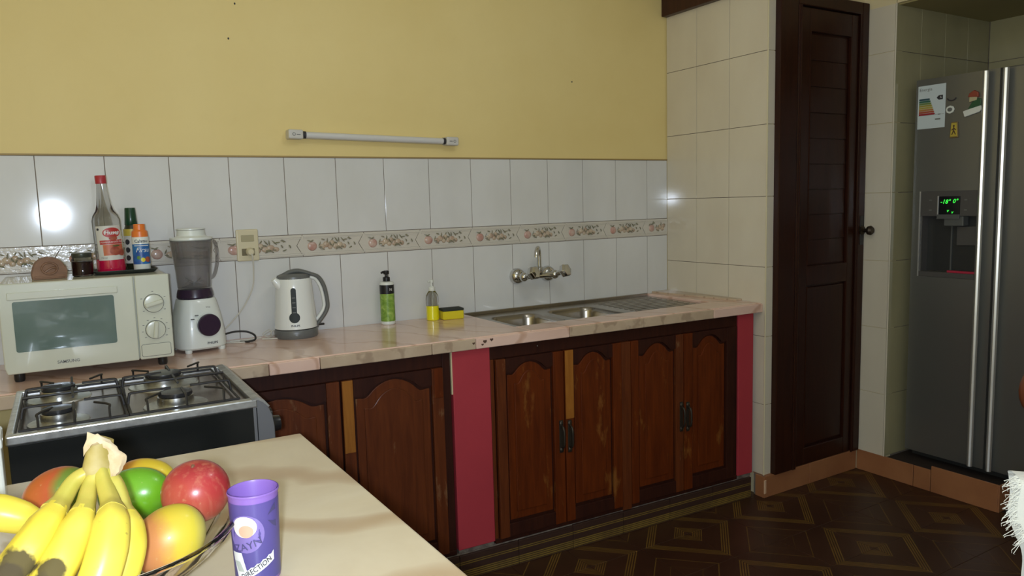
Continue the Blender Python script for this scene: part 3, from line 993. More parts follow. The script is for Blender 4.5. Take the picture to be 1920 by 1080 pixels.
MB().box(1.166, 1.198, -0.0145, -0.011, 0.70, 0.806).build('bare_strip', 'wood_cab', db, bevel=0.001)


# ------------------------------------------------------------------ countertop
def ye(x_):
    return -0.504 - 0.041 * x_


ct = thing('countertop', 'pink marble countertop running along the tiled back wall', 'countertop', (0, 0, 0))
SX0, SX1, SY = 1.535, 2.592, -0.443
zt0, zt1 = 0.878, 0.900
MB().prism([(XL + .002, -0.002), (SX0, -0.002), (SX0, ye(SX0) + .004), (XL + .002, ye(XL) + .004)], zt0, zt1, 'z').build('slab', 'marble_pink', ct, bevel=0.003)
MB().prism([(SX0 + .001, SY), (SX1, SY), (SX1, ye(SX1) + .004), (SX0 + .001, ye(SX0) + .004)], zt0, zt1, 'z').build('slab', 'marble_pink', ct, bevel=0.003)
MB().prism([(SX1 + .001, -0.002), (XC - .001, -0.002), (XC - .001, ye(XC) + .004), (SX1 + .001, ye(SX1) + .004)], zt0, zt1, 'z').build('slab', 'marble_pink', ct, bevel=0.003)
MB().prism([(2.625, -.002), (XC - .001, -.002), (XC - .001, -.50), (2.695, -.50)], zt1 - .001, zt1 + .008, 'z').build('end_upstand', 'marble_edge', ct, bevel=0.002)
ej = [XL + .01, -0.2, 0.43, 0.58, 0.74, 1.13, 1.30, 1.70, 2.06, 2.44, XC - .002]
for i, (a, b) in enumerate(zip(ej[:-1], ej[1:])):
    o_ = random.uniform(0, .0012)
    MB().prism([(a + .0008, ye(a) + .006), (b - .0008, ye(b) + .006), (b - .0008, ye(b) - .006 - o_), (a + .0008, ye(a) - .006 - o_)], 0.858, 0.8965, 'z').build(
        'edge_piece', 'marble_edge' if i % 3 else 'marble_pink', ct, bevel=0.003)
M['stain'] = mk('dark_stain', (0.10, 0.05, 0.03), 0.8, bump=(90, 0.5))
for sx_, sz_, r_ in ((1.335, .882, .008), (1.29, .880, .006), (1.362, .886, .007), (1.325, .872, .005)):
    MB().ball((sx_, ye(sx_) - .0066, sz_), (r_, .0012, r_ * .7), 10, 6, lambda d_: 1 + .3 * math.sin(7 * d_.x + 5 * d_.z)).build('chip_mark', 'stain', ct)


# ------------------------------------------------------------------ sink
def rrect(x0, x1, y0, y1, r, n=7):
    pts = []
    for cx, cy, a0 in ((x1 - r, y1 - r, 0), (x0 + r, y1 - r, PI / 2), (x0 + r, y0 + r, PI), (x1 - r, y0 + r, 1.5 * PI)):
        for i in range(n + 1):
            a = a0 + PI / 2 * i / n
            pts.append((cx + r * math.cos(a), cy + r * math.sin(a)))
    return pts


sink = thing('kitchen_sink', 'steel double bowl sink with drainboard set in marble', 'sink', (0, 0, 0.889))
holes = [rrect(1.586, 1.824, -0.416, -0.118, 0.055), rrect(1.874, 2.136, -0.416, -0.118, 0.055)]
bmk = bmesh.new()
for loop in [[(SX0 + .002, SY + .002), (SX1 - .002, SY + .002), (SX1 - .002, -0.003), (SX0 + .002, -0.003)]] + holes:
    vv = [bmk.verts.new((q[0], q[1], 0.0)) for q in loop]
    for i in range(len(vv)):
        bmk.edges.new((vv[i], vv[(i + 1) % len(vv)]))
bmesh.ops.triangle_fill(bmk, use_beauty=True, edges=bmk.edges[:])
for fc in list(bmk.faces):
    c_ = fc.calc_center_median()
    if any(min(q[0] for q in h) + .012 < c_.x < max(q[0] for q in h) - .012 and min(q[1] for q in h) + .012 < c_.y < max(q[1] for q in h) - .012 for h in holes):
        bmk.faces.remove(fc)
bmesh.ops.recalc_face_normals(bmk, faces=bmk.faces)
for fc in bmk.faces:
    if fc.normal.z < 0:
        fc.normal_flip()
me = bpy.data.meshes.new('deck')
bmk.to_mesh(me)
bmk.free()
me.materials.append(M['steel_sink'])
obj('deck', me, sink)
for x0, x1 in ((1.586, 1.824), (1.874, 2.136)):
    rings_ = []
    for ins, z_ in ((0, 0), (.004, -.004), (.008, -.02), (.012, -.13), (.020, -.150), (.04, -.160), (.10, -.165)):
        rings_.append([(a, b, z_) for a, b in rrect(x0 + ins, x1 - ins, -0.416 + ins, -0.118 - ins, max(.055 - ins * .35, .012))])
    bw = MB().rings(rings_, True, False, True).build('bowl', 'steel_sink', sink)
    MB().lathe([(.030, 0), (.030, .003), (.024, .004), (.020, .001)], (x0 + x1) / 2, -.26, -.165, 20).build('drain', 'chrome', bw)
for k in range(9):
    yy = -0.075 - k * 0.038
    MB().box(2.20, 2.555, yy - .006, yy + .006, -0.0005, 0.002).build('drain_rib', 'steel_sink', sink, bevel=0.0015)
MB().box(SX0 + .002, SX1 - .002, -0.012, -0.002, -.002, 0.014).build('back_lip', 'steel_sink', sink, bevel=0.003)
MB().box(SX0 + .002, SX1 - .002, SY + .002, SY + .010, -.002, 0.005).build('front_lip', 'steel_sink', sink, bevel=0.002)

# ------------------------------------------------------------------ wall tap
tp = thing('wall_tap', 'chrome mixer tap with two knob handles on tiles above the sink', 'tap', (1.90, 0, 1.046))
for i, fx in enumerate((-0.083, 0.083)):
    fl_ = MB().lathe([(.037, -.001), (.037, -.010), (.033, -.024), (.022, -.034), (.013, -.036), (.013, -.075)], fx, 0, 0, 22, 'y').build('wall_flange', 'chrome', tp)
    MB().ball((fx, -.066, 0), (.021, .021, .021), 16, 10).build('valve_body', 'chrome', tp)
    dirv = (0.35 if fx > 0 else 0.25, -0.85, 0.32)
    st_ = MB().lathe_dir([(.012, 0), (.012, .035), (.017, .037), (.020, .045)], (fx, -.07, 0), dirv, 14).build('valve_stem', 'chrome', tp)
    dd = Vector(dirv).normalized()
    MB().lathe_dir([(.018, 0), (.031, .004), (.033, .022), (.028, .033), (.012, .036)], tuple(Vector((fx, -.07, 0)) + dd * .042), dirv, 6).build('knob_handle', 'chrome', tp, bevel=0.002)
MB().tube([(-0.083, -.066, 0), (0.083, -.066, 0)], 0.013, 14).build('cross_tube', 'chrome', tp)
MB().lathe([(.013, 0), (.016, .004), (.016, .022), (.019, .024), (.019, .034), (.013, .038)], 0.0, -.066, .004, 16).build('spout_collar', 'chrome', tp)
MB().tube(smooth_path([(0, -.066, .03), (0.0, -.066, .075), (-.002, -.069, .106), (-.017, -.086, .127), (-.036, -.104, .118), (-.043, -.111, .098), (-.044, -.112, .088)], 28),
          lerp_list([.0105, .0100, .0095, .0095, .0095, .0105, .011], 28), 12).build('spout', 'chrome', tp)

# ------------------------------------------------------------------ tube light on the yellow wall
tl = thing('tube_light', 'slim white fluorescent tube fitting on yellow wall', 'lamp', (1.169, 0.004, 1.6485), (0, 0.021, 0))
L2 = 0.356
MB().box(-L2 + .02, L2 - .02, -.020, 0, -.012, .014).build('batten', 'tube_body', tl, bevel=0.003)
MB().tube([(-L2 + .06, -.032, 0), (L2 - .06, -.032, 0)], .0125, 16).build('tube', 'tube_glass', tl)
for s in (-1, 1):
    e_ = MB().box(min(s * L2, s * (L2 - .056)), max(s * L2, s * (L2 - .056)), -.050, 0, -.017, .018).build('end_cap', 'tube_body', tl, bevel=0.006, bseg=3)
    MB().lathe([(.014, 0), (.014, s * -.010)], s * (L2 - .058), -.032, 0, 16, 'x').build('tube_collar', 'ink', e_)
    MB().lathe([(.0062, -.0506), (.0062, -.0500)], s * (L2 - .020), 0, 0, 14, 'y').build('mark', 'ink_mid', e_)
    MB().lathe([(.0040, -.0509), (.0040, -.0505)], s * (L2 - .020), 0, 0, 14, 'y').build('mark_centre', 'tube_body', e_)
    MB().box(min(s * (L2 - .03), s * (L2 - .044)), max(s * (L2 - .03), s * (L2 - .044)), -.0506, -.050, -.002, .001).build('mark_bar', 'ink_mid', e_)

# ------------------------------------------------------------------ switch and socket plate, plug and cords
sp = thing('wall_socket', 'ivory switch and socket plate on the fruit border tiles', 'socket', (0.647, 0, 1.247))
MB().box(-.040, .040, -.011, .0, -.059, .059).build('plate', 'ivory', sp, bevel=0.005, bseg=3)
MB().box(-.023, .023, -.0135, -.010, .014, .038).build('rocker_switch', 'ivory_dark', sp, bevel=0.002)
MB().box(-.023, .023, -.0125, -.010, -.038, -.012).build('socket_insert', mk('socket_brown', (0.16, 0.13, 0.06), 0.4), sp, bevel=0.002)

pc = thing('blender_cord', 'thin white cord with ivory plug hanging from the wall socket', 'cord', (0.647, 0, 1.247))
MB().lathe([(.013, -.011), (.015, -.016), (.015, -.032), (.010, -.040)], .004, 0, -.024, 16, 'y').build('plug', 'ivory', pc)
MB().tube(smooth_path([(.004, -.036, -.026), (.008, -.040, -.045), (.010, -.030, -.10), (.004, -.022, -.16), (-.030, -.020, -.225), (-.075, -.025, -.275), (-.105, -.035, -.300)], 40), .0027, 7).build('cable', 'cord_white', pc)

bc = thing('black_cable', 'black cable looping on the counter beside the blender', 'cord', (0.56, -.07, 0.9))
MB().tube(smooth_path([(-.04, -.03, .035), (0, -.015, .040), (.045, -.010, .036), (.072, -.020, .022), (.070, -.040, .008), (.045, -.045, .004), (.02, -.03, .004)], 40), .0036, 8).build('cable', 'cord_black', bc)
kc = thing('kettle_cord', 'white cord bundled on the counter left of the kettle', 'cord', (0.64, -.06, 0.9))
MB().tube(smooth_path([(-.11, -.02, .003), (-.07, -.045, .003), (-.03, -.050, .003), (-.045, -.02, .004), (-.09, -.01, .004), (-.02, -.015, .004), (.02, -.012, .006)], 60), .0028, 7).build('cable', 'cord_white', kc)
lp = []
for k in range(70):
    a = k / 70 * 2 * PI * 3.2
    lp.append((.040 + (.012 + .006 * math.sin(.21 * k)) * math.cos(a) + .0003 * k, -.02 + .014 * math.sin(a * .77), .018 + (.012 + .005 * math.cos(.3 * k)) * math.sin(a + .4)))
MB().tube(lp, .0014, 6).build('coil', 'cord_white', kc)
MB().tube(smooth_path([(.02, -.03, .003), (.05, -.05, .003), (.085, -.052, .003)], 14), .0028, 7).build('cable_end', 'cord_white', kc)


# ------------------------------------------------------------------ kettle
def taper(z0, r0, z1, r1):
    return lambda z_: r0 + (r1 - r0) * (z_ - z0) / (z1 - z0)


kt = thing('electric_kettle', 'white electric kettle with grey lid and handle', 'kettle', (0.785, -0.095, 0.9))
kr = taper(.034, .0775, .216, .0645)
MB().lathe([(.076, 0), (.079, .004), (.079, .026), (.076, .032)], 0, 0, 0, 40).build('base', 'grey_plastic', kt)
kb = MB().lathe([(.070, .033), (.0775, .036), (.0745, .08), (.0705, .13), (.0665, .185), (.0640, .214), (.060, .222)], 0, 0, 0, 44)
kb.build('body', 'kettle_white', kt)
krf = lambda z_: max(.06, .0777 - (z_ - .036) * .0765)
MB().tube(smooth_path([(-.052, -.012, .196), (-.066, -.014, .210), (-.077, -.016, .222)], 8), lerp_list([.020, .016, .010], 8), 12).build('spout', 'kettle_white', kt)
HA = -0.10
hx, hy = math.cos(HA), math.sin(HA)


def hp(u_, z_, s=0.0):
    return (u_ * hx - s * hy, u_ * hy + s * hx, z_)


lid = MB().lathe([(.061, .220), (.060, .228), (.048, .236), (.010, .239)], 0, 0, 0, 36)
lid.build('lid', 'grey_plastic', kt)
MB().tube(smooth_path([hp(-.058, .228), hp(-.030, .236), hp(-.012, .243), hp(.02, .246), hp(.062, .232)], 20), lerp_list([.008, .014, .016, .016, .016], 20), 12, squash=.55).build('lid_ridge', 'grey_plastic', kt)
MB().tube(smooth_path([hp(.030, .240), hp(.062, .232), hp(.092, .218), hp(.112, .180), hp(.121, .118), hp(.115, .088), hp(.094, .058), hp(.078, .040), hp(.076, .028)], 40), .0125, 12, squash=.62, up=(0, 0, 1)).build('handle', 'grey_plastic', kt)
MB().tube(smooth_path([hp(.052, .222), hp(.080, .212), hp(.099, .176), hp(.108, .120), hp(.102, .092), hp(.082, .064), hp(.070, .052)], 34), .0105, 12, squash=.62, up=(0, 0, 1)).build('inner_grip', 'kettle_white', kt)
MB().box(.080, .104, -.016, -.004, .034, .042).build('switch_lever', 'black', kt, bevel=0.002)
GA = -1.87
gw = wrap(krf, GA, .0006)
gg = patch(gw, -.0095, .0095, .085, .180, 6, 12)
d2 = disc(gw, 0, .180, .0095, .0095, 16)
d3 = disc(gw, 0, .080, .0195, .0195, 24)
gg.add(d2.v, d2.f).add(d3.v, d3.f)
gg.build('water_gauge', 'gauge', kt)
for k in range(4):
    patch(wrap(krf, GA, .0010), -.006, .006, .098 + k * .018, .1005 + k * .018, 3, 1).build('gauge_mark', 'ink_mid', kt)
text('PHILIPS', .0098, wrap(krf, GA + .03, .0008, .050), 'ink', 'lettering', kt, bold=.0002)


# ------------------------------------------------------------------ countertop blender
def squircle(hx_, hy_, z_, n=36, e=3.2, oy=0.0):
    pts = []
    for j in range(n):
        a = 2 * PI * j / n
        c_, s_ = math.cos(a), math.sin(a)
        pts.append((hx_ * math.copysign(abs(c_) ** (2 / e), c_), oy + hy_ * math.copysign(abs(s_) ** (2 / e), s_), z_))
    return pts


bl = thing('countertop_blender', 'white blender with clear jar and dark purple dial', 'blender', (0.436, -0.131, 0.9), (0, 0, 0.20))
MB().rings([squircle(.076, .076, .010), squircle(.082, .082, .016), squircle(.082, .082, .04), squircle(.078, .078, .08), squircle(.071, .071, .125),
            squircle(.063, .063, .160), squircle(.059, .059, .176), squircle(.056, .056, .180)]).build('motor_base', 'white_plastic', bl)
for sx_ in (-1, 1):
    for sy_ in (-1, 1):
        MB().lathe([(.010, 0), (.012, .004), (.012, .012)], sx_ * .056, sy_ * .060, 0, 14).build('foot', 'white_plastic', bl)
MB().lathe([(.056, .180), (.060, .186), (.058, .200), (.055, .212)], 0, 0, 0, 32).build('collar', 'purple_dark', bl)
jar = MB().lathe([(.052, .212), (.0545, .220), (.057, .27), (.063, .33), (.0695, .380)], 0, 0, 0, 40, cap0=True, cap1=False)
jar.lathe([(.0675, .380), (.061, .33), (.055, .27), (.0525, .224), (.050, .218)], 0, 0, 0, 40, cap0=False, cap1=True)
jr_ = jar.build('jar', 'jar_glass', bl)
MB().lathe([(.030, .218), (.034, .222), (.020, .228), (.008, .236), (.003, .240)], 0, 0, 0, 20).build('blade_seat', 'steel', jr_)
for k in range(4):
    a = k * PI / 2 + .3
    MB().tube([(0, 0, .236), (.016 * math.cos(a), .016 * math.sin(a), .242), (.034 * math.cos(a), .034 * math.sin(a), .254 if k % 2 else .238)], [.004, .004, .001], 6, squash=.4).build('blade', 'steel', jr_)
ld = MB().lathe([(.064, .378), (.068, .382), (.068, .389), (.050, .392), (.046, .396), (.044, .414), (.046, .416), (.046, .4195), (.030, .421)], 0, 0, 0, 36).build('lid', 'white_plastic', bl)
MB().lathe([(.0445, .4145), (.0468, .4155), (.0445, .4165)], 0, 0, 0, 30, cap0=False, cap1=False).build('lid_groove', 'grey_plastic', ld)
MB().tube(smooth_path([(.060, .02, .375), (.088, .03, .372), (.098, .034, .340), (.094, .032, .29), (.078, .026, .250), (.055, .018, .240)], 24), .008, 10, squash=.7).build('jar_handle', 'jar_glass', bl)
kt_ = MB().lathe([(.0375, -.076), (.0385, -.080), (.0375, -.089), (.034, -.092)], .010, 0, .092, 36, 'y').build('dial', 'purple_dark', bl)
MB().lathe([(.0405, -.0738), (.0405, -.0795)], .010, 0, .092, 36, 'y').build('dial_ring', 'white_plastic', bl)
text('PHILIPS', .0112, lambda u_, v_: (.018 + u_, -.0832, .030 + v_), 'ink', 'lettering', bl, bold=.0002)
text('Viva', .009, lambda u_, v_: (.016 + u_, -.0672 - .28 * v_, .152 + v_), 'ink_mid', 'lettering', bl)
for k, (a, b) in enumerate(((-.026, .128), (-.040, .116))):
    MB().box(a - .005, a + .005, -.0772, -.0700, b - .0015, b + .0015).build('dial_mark', 'ink_mid', bl)

# ------------------------------------------------------------------ microwave
mw = thing('microwave_oven', 'old white microwave oven with two dials beside the blender', 'microwave', (0.1090, -0.373, 0.9))
mx0, mx1, mz0, mz1 = -.2215, .2215, .028, .288
MB().box(mx0 + .004, mx1 - .004, .012, .318, mz0 + .002, mz1 - .001).build('body', 'mw_white', mw, bevel=0.004)
dx1 = .124
MB().prism([(mx0 + .006, mz0), (dx1 - .0015, mz0), (dx1 - .0015, mz1), (mx0, mz1), (mx0, mz0 + .02)], 0.0, .012).build('door', 'mw_door', mw, bevel=0.004, bseg=3)
door_m = mw.children[-1]
MB().prism(rrect(-.189, .0665, .090, .2355, .006, 4), -.0012, .001).build('window', 'mw_window', door_m)
MB().box(-.20, .078, -.004, .002, .241, .262).build('grip_ridge', 'mw_door', door_m, bevel=0.002)
text('SAMSUNG', .0125, lambda u_, v_: (-.064 + u_, -.0009, .050 + v_), 'ink_mid', 'lettering', door_m, bold=.0002)
cp = MB().box(dx1 + .0015, mx1, 0.0, .012, mz0, mz1).build('control_panel', 'mw_door', mw, bevel=0.004, bseg=3)
for kz, ang in ((.200, .25), (.118, 1.45)):
    kn = MB().lathe([(.0292, -.0008), (.0292, .001)], .1735, 0, kz, 36, 'y').build('dial_outline', 'ink', cp)
    MB().lathe([(.0278, .001), (.0278, -.006), (.0262, -.010), (.020, -.011)], .1735, 0, kz, 36, 'y').build('dial', 'mw_door', cp)
    q = MB().box(-.026, .026, -.022, -.009, -.0065, .0065)
    q.xf(Matrix.Translation((.1735, 0, kz)) @ Matrix.Rotation(-ang, 4, 'Y'))
    q.build('dial_grip', 'mw_door', cp, bevel=0.004, bseg=3)
    for k in range(9):
        a = -.6 + k * .55
        cx_, cz_ = .1735 + .0365 * math.cos(a), kz + .0365 * math.sin(a)
        if cx_ > dx1 + .006 and cx_ < mx1 - .004 and (k % 2 == 0 or kz < .15):
            MB().box(cx_ - .0026, cx_ + .0026, -.0005, .001, cz_ - .0009, cz_ + .0009).build('scale_mark', 'ink_mid', cp)
MB().prism(rrect(dx1 + .006, mx1 - .008, mz0 + .008, mz0 + .047, .006, 4), -.0006, .001).build('button_outline', 'ink_mid', cp)
MB().prism(rrect(dx1 + .0072, mx1 - .0092, mz0 + .0092, mz0 + .0458, .005, 4), -.0030, .001).build('push_button', 'mw_door', cp, bevel=0.0015)
for fx in (-.19, .19):
    for fy in (.04, .28):
        MB().lathe([(.012, 0), (.014, .006), (.014, .031)], fx, fy, 0, 14).build('foot', 'black', mw)

# ------------------------------------------------------------------ things on the microwave
ZM = 1.1875
tr = thing('serving_tray', 'small dark tray on the microwave under the bottles', 'tray', (0.223, -0.190, ZM))
MB().rings([[(a, b, z_) for a, b in rrect(-.088 - e_, .088 + e_, -.070 - e_, .070 + e_, .03, 6)] for e_, z_ in ((-.010, 0), (-.002, .002), (.004, .010), (.004, .012), (.0, .012), (-.004, .005), (-.02, .004))]).build('tray_body', 'tray', tr)
ZR = ZM + .0045

CAMA = lambda x_, y_: math.atan2(-2.904 - y_, 0.0586 - x_)

sb = thing('syrup_bottle', 'tall clear bottle with red cap and pink syrup on the tray', 'bottle', (0.186, -0.195, ZR), (0, -0.035, 0))
out_p = [(.036, 0), (.0405, .004), (.0415, .012), (.0405, .10), (.0400, .165), (.036, .180), (.026, .196), (.0205, .215), (.0170, .245), (.0145, .270), (.0140, .282)]
in_p = [(r - .0015, max(z_, .003)) for r, z_ in out_p]
op2 = [(.0404, .044)] + out_p[3:]
MB().lathe(op2, 0, 0, 0, 36, cap0=False, cap1=False).lathe([(r - .0015, z_) for r, z_ in op2][::-1], 0, 0, 0, 36, cap0=False, cap1=False).build('glass_body', 'bottle_glass', sb)
MB().lathe([(.036, 0), (.0405, .004), (.0415, .012), (.0405, .0435), (.0385, .044)], 0, 0, 0, 36).build('syrup', 'syrup', sb)
MB().lathe([(.0155, .280), (.0160, .283), (.0160, .304), (.0150, .306)], 0, 0, 0, 28).build('cap', 'red_cap', sb)
A0 = CAMA(.186, -.195) + .12
lw = lambda e_: wrap(.0413, A0, e_)
lb = patch(lw(.0003), -.040, .040, .040, .148, 20, 6).build('label', 'paper', sb)
disc(lw(.0007), .008, .126, .027, .016, 24).build('label_badge', 'red_print', lb)
text('Huser', .018, lambda u_, v_: lw(.0011)(u_ + .008, v_ + .126), 'white_print', 'lettering', lb, shear=.1, bold=.0004)
patch(lw(.0007), -.030, .040, .090, .103, 12, 2).build('label_banner', 'red_print', lb)
text('POMEGRANATE MIX', .0072, lambda u_, v_: lw(.0011)(u_ + .006, v_ + .0965), 'white_print', 'lettering', lb)
patch(lw(.0005), -.022, .040, .055, .089, 12, 2).build('label_field', 'orange_print', lb)
disc(lw(.0009), .012, .068, .016, .014, 18).build('label_fruit', 'fruit_print', lb)
disc(lw(.0009), .034, .062, .014, .011, 18).build('label_fruit', 'fruit_print', lb)
disc(lw(.0010), .016, .084, .012, .003, 14).build('label_leaf', 'leaf_print', lb)
disc(lw(.0009), .010, .108, .013, .006, 14).build('label_fruit', 'fruit_print', lb)
disc(lw(.0007), -.032, .138, .004, .004, 12).build('label_dot', 'ink', lb)
text('750 ml', .0068, lambda u_, v_: lw(.0011)(u_ - .022, v_ + .048), 'ink_mid', 'lettering', lb)

gb = thing('sauce_bottle', 'dark bottle with green cap behind the orange capped one', 'bottle', (0.255, -0.144, ZR))
MB().lathe([(.022, 0), (.0245, .004), (.0245, .125), (.020, .140), (.0172, .150)], 0, 0, 0, 28).build('bottle_body', 'dark_bottle', gb)
MB().lathe([(.0182, .146), (.0195, .148), (.0178, .170), (.0160, .200), (.0150, .203)], 0, 0, 0, 28).build('cap', 'green_cap', gb)
A1 = CAMA(.262, -.15)
lg = patch(wrap(.0246, A1, .0003), -.034, .034, .022, .128, 18, 6).build('label', 'paper', gb)
patch(wrap(.0246, A1, .0007), -.034, .034, .112, .134, 18, 2).build('label_band', 'yellow_label', lg)
for k in range(3):
    disc(wrap(.0246, A1, .0007), -.016, .040 + .026 * k, .008, .009, 14).build('label_print', 'ink', lg)

ob = thing('supplement_bottle', 'white bottle with orange cap and blue label on the tray', 'bottle', (0.272, -0.217, ZR))
MB().lathe([(.023, 0), (.0250, .004), (.0250, .105), (.0235, .110)], 0, 0, 0, 32).build('bottle_body', 'white_plastic', ob)
MB().lathe([(.0238, .106), (.0240, .112), (.0232, .126), (.0180, .131), (.0172, .132), (.0172, .148), (.0155, .150)], 0, 0, 0, 32).build('cap', 'orange_cap', ob)
A2 = CAMA(.283, -.222) + .1
lw2 = lambda e_: wrap(.0251, A2, e_)
l2 = patch(lw2(.0003), -.034, .034, .022, .086, 18, 4).build('label', 'blue_print', ob)
text('Calatsu', .0135, lambda u_, v_: lw2(.0008)(u_, v_ + .0955), 'ink', 'lettering', ob, bold=.0002)
text('Firsu', .021, lambda u_, v_: lw2(.0010)(u_ + .002, v_ + .067), 'white_print', 'lettering', l2, shear=.35)
patch(lw2(.0007), -.022, .024, .080, .0825, 8, 1).build('label_rule', 'white_print', l2)
disc(lw2(.0008), -.010, .043, .006, .006, 12).build('label_fruit', 'green_print', l2)
disc(lw2(.0009), .002, .036, .0065, .007, 12).build('label_fruit', 'yellow_print', l2)
disc(lw2(.0008), .017, .037, .010, .009, 12).build('label_fruit', 'fruit_print', l2)

jj = thing('jam_jar', 'small glass jar with dark contents beside the carved holder', 'jar', (0.104, -0.234, ZM))
MB().lathe([(.026, 0), (.029, .003), (.029, .052), (.025, .060), (.025, .066)], 0, 0, 0, 28, cap1=False).lathe([(.0235, .066), (.0235, .060), (.0275, .051), (.0275, .004), (.020, .003)], 0, 0, 0, 28, cap0=False).build('glass_body', 'bottle_glass', jj)
MB().lathe([(.025, .004), (.0270, .008), (.0270, .044), (.026, .0445)], 0, 0, 0, 28).build('contents', 'jam', jj)
MB().lathe([(.027, .058), (.028, .060), (.028, .070), (.026, .072)], 0, 0, 0, 28).build('lid', mk('dull_jar_lid', (0.06, 0.065, 0.05), 0.3, metal=0.5), jj)

nh = thing('napkin_holder', 'carved brown wooden half-round napkin holder on the microwave', 'holder', (0.016, -0.261, ZM), (0, 0, 0.12))
half = [(-.044, 0), (.044, 0), (.0465, .022), (.042, .042)] + [(.042 * math.cos(a), .024 + .042 * math.sin(a)) for a in [PI * k / 14 for k in range(1, 14)]] + [(-.042, .042 - .012), (-.0455, .016)]
MB().prism(half, -.012, -.004).build('front_plate', 'wood_pale', nh, bevel=0.0015)
MB().prism(half, .022, .030).build('rear_plate', 'wood_pale', nh, bevel=0.0015)
MB().box(-.042, .042, -.004, .022, 0, .008).build('base', 'wood_pale', nh, bevel=0.001)
fp = nh.children[0]
MB().tube([(.020 * math.cos(2 * PI * k / 24), -.013, .032 + .017 * math.sin(2 * PI * k / 24)) for k in range(25)], .003, 6).build('carved_ring', 'wood_pale', fp)
MB().tube(smooth_path([(-.012, -.013, .022), (0, -.014, .030), (.010, -.014, .034), (.020, -.013, .030)], 12), .003, 6).build('carved_leaf', 'wood_pale', fp)
MB().box(-.040, .040, -.0135, -.011, .004, .010).build('carved_line', 'wood_pale', fp, bevel=0.001)

# ------------------------------------------------------------------ bottles by the wall
pb = thing('lotion_bottle', 'green labelled pump bottle with black pump on the counter', 'bottle', (1.170, -0.051, 0.9))
MB().lathe([(.026, 0), (.029, .003), (.029, .165), (.026, .173), (.014, .176)], 0, 0, 0, 32).build('bottle_body', 'white_plastic', pb)
MB().lathe([(.0293, .014), (.0293, .126)], 0, 0, 0, 32, cap0=False, cap1=False).build('green_band', 'green_label', pb)
MB().lathe([(.0294, .126), (.0294, .162)], 0, 0, 0, 32, cap0=False, cap1=False).build('black_band', 'black', pb)
MB().lathe([(.0145, .174), (.0145, .192), (.010, .194), (.0065, .195), (.0065, .206)], 0, 0, 0, 24).build('pump_collar', 'black', pb)
MB().lathe([(.011, .204), (.012, .206), (.012, .217), (.009, .219)], 0, 0, 0, 20).tube([(0, 0, .213), (-.018, -.006, .214), (-.024, -.008, .210)], [.005, .0045, .004], 8).build('pump_head', 'black', pb)
text('N', .016, wrap(.0296, CAMA(1.172, -.05) + .55, .0003, .143), 'white_print', 'lettering', pb)

so = thing('soap_dispenser', 'clear pump dispenser half full of yellow dish soap', 'dispenser', (1.359, -0.074, 0.9))
op = [(.024, 0), (.0265, .003), (.0265, .090), (.0245, .104), (.017, .118), (.0115, .124)]
op = [(.0265, .0605)] + op[2:]
MB().lathe(op, 0, 0, 0, 30, cap0=False, cap1=False).lathe([(r - .0015, z_) for r, z_ in op][::-1], 0, 0, 0, 30, cap0=False, cap1=False).build('bottle_body', 'bottle_glass', so)
MB().lathe([(.024, 0), (.0265, .003), (.0265, .060), (.025, .0605)], 0, 0, 0, 30).build('soap', 'soap_liq', so)
MB().lathe([(.0125, .122), (.0135, .124), (.0135, .137), (.007, .141), (.0045, .143), (.0045, .158)], 0, 0, 0, 20).build('pump_collar', 'white_plastic', so)
MB().lathe([(.0075, .156), (.0085, .158), (.0085, .167), (.006, .169)], 0, 0, 0, 16).tube([(0, 0, .163), (-.014, -.006, .164), (-.021, -.009, .161)], [.0045, .004, .0035], 8).build('pump_head', 'white_plastic', so)
MB().tube([(0, 0, .058), (.003, 0, .124)], .0022, 6).build('dip_tube', 'white_plastic', so)

sg = thing('scouring_sponge', 'yellow sponge with dark scouring pad beside the soap dispenser', 'sponge', (1.436, -0.093, 0.9), (0, 0, -0.12))
MB().box(-.046, .046, -.030, .030, 0, .036).build('foam', 'sponge', sg, bevel=0.005, bseg=3)
MB().box(-.0465, .0465, -.0305, .0305, .0355, .046).build('scouring_pad', 'scour', sg, bevel=0.003)

# ------------------------------------------------------------------ stove (its knobs face the sink side)
sv = thing('gas_stove', 'four burner gas stove with black side and steel trim', 'stove', (0.183, -0.816, 0.0))
sx0, sx1, sy0, sy1 = -.262, .262, -.240, .240
ZS = .920
MB().box(sx0 + .006, sx1 - .008, sy0 + .010, sy1 - .006, .07, ZS - .020).build('body', 'grey_metal', sv)
MB().box(sx0 + .004, sx1 - .016, sy0 + .002, sy0 + .010, .08, ZS - .022).build('side_panel', 'enamel_black', sv, bevel=0.001)
MB().box(sx1 - .0165, sx1 - .0145, sy0 + .001, sy0 + .008, .08, ZS - .022).build('panel_edge', 'trim_steel', sv)
fr_ = MB().box(sx0, sx1 - .012, sy0, sy0 + .022, ZS - .022, ZS)
fr_.box(sx0, sx1 - .012, sy1 - .016, sy1, ZS - .022, ZS)
fr_.box(sx0, sx0 + .016, sy0 + .022, sy1 - .016, ZS - .022, ZS)
fr_.build('rim', 'trim_steel', sv, bevel=0.004, bseg=3)
MB().box(sx0 + .016, sx1 - .010, sy0 + .022, sy1 - .016, ZS - .024, ZS - .010).build('hob_plate', 'hob', sv, bevel=0.002)
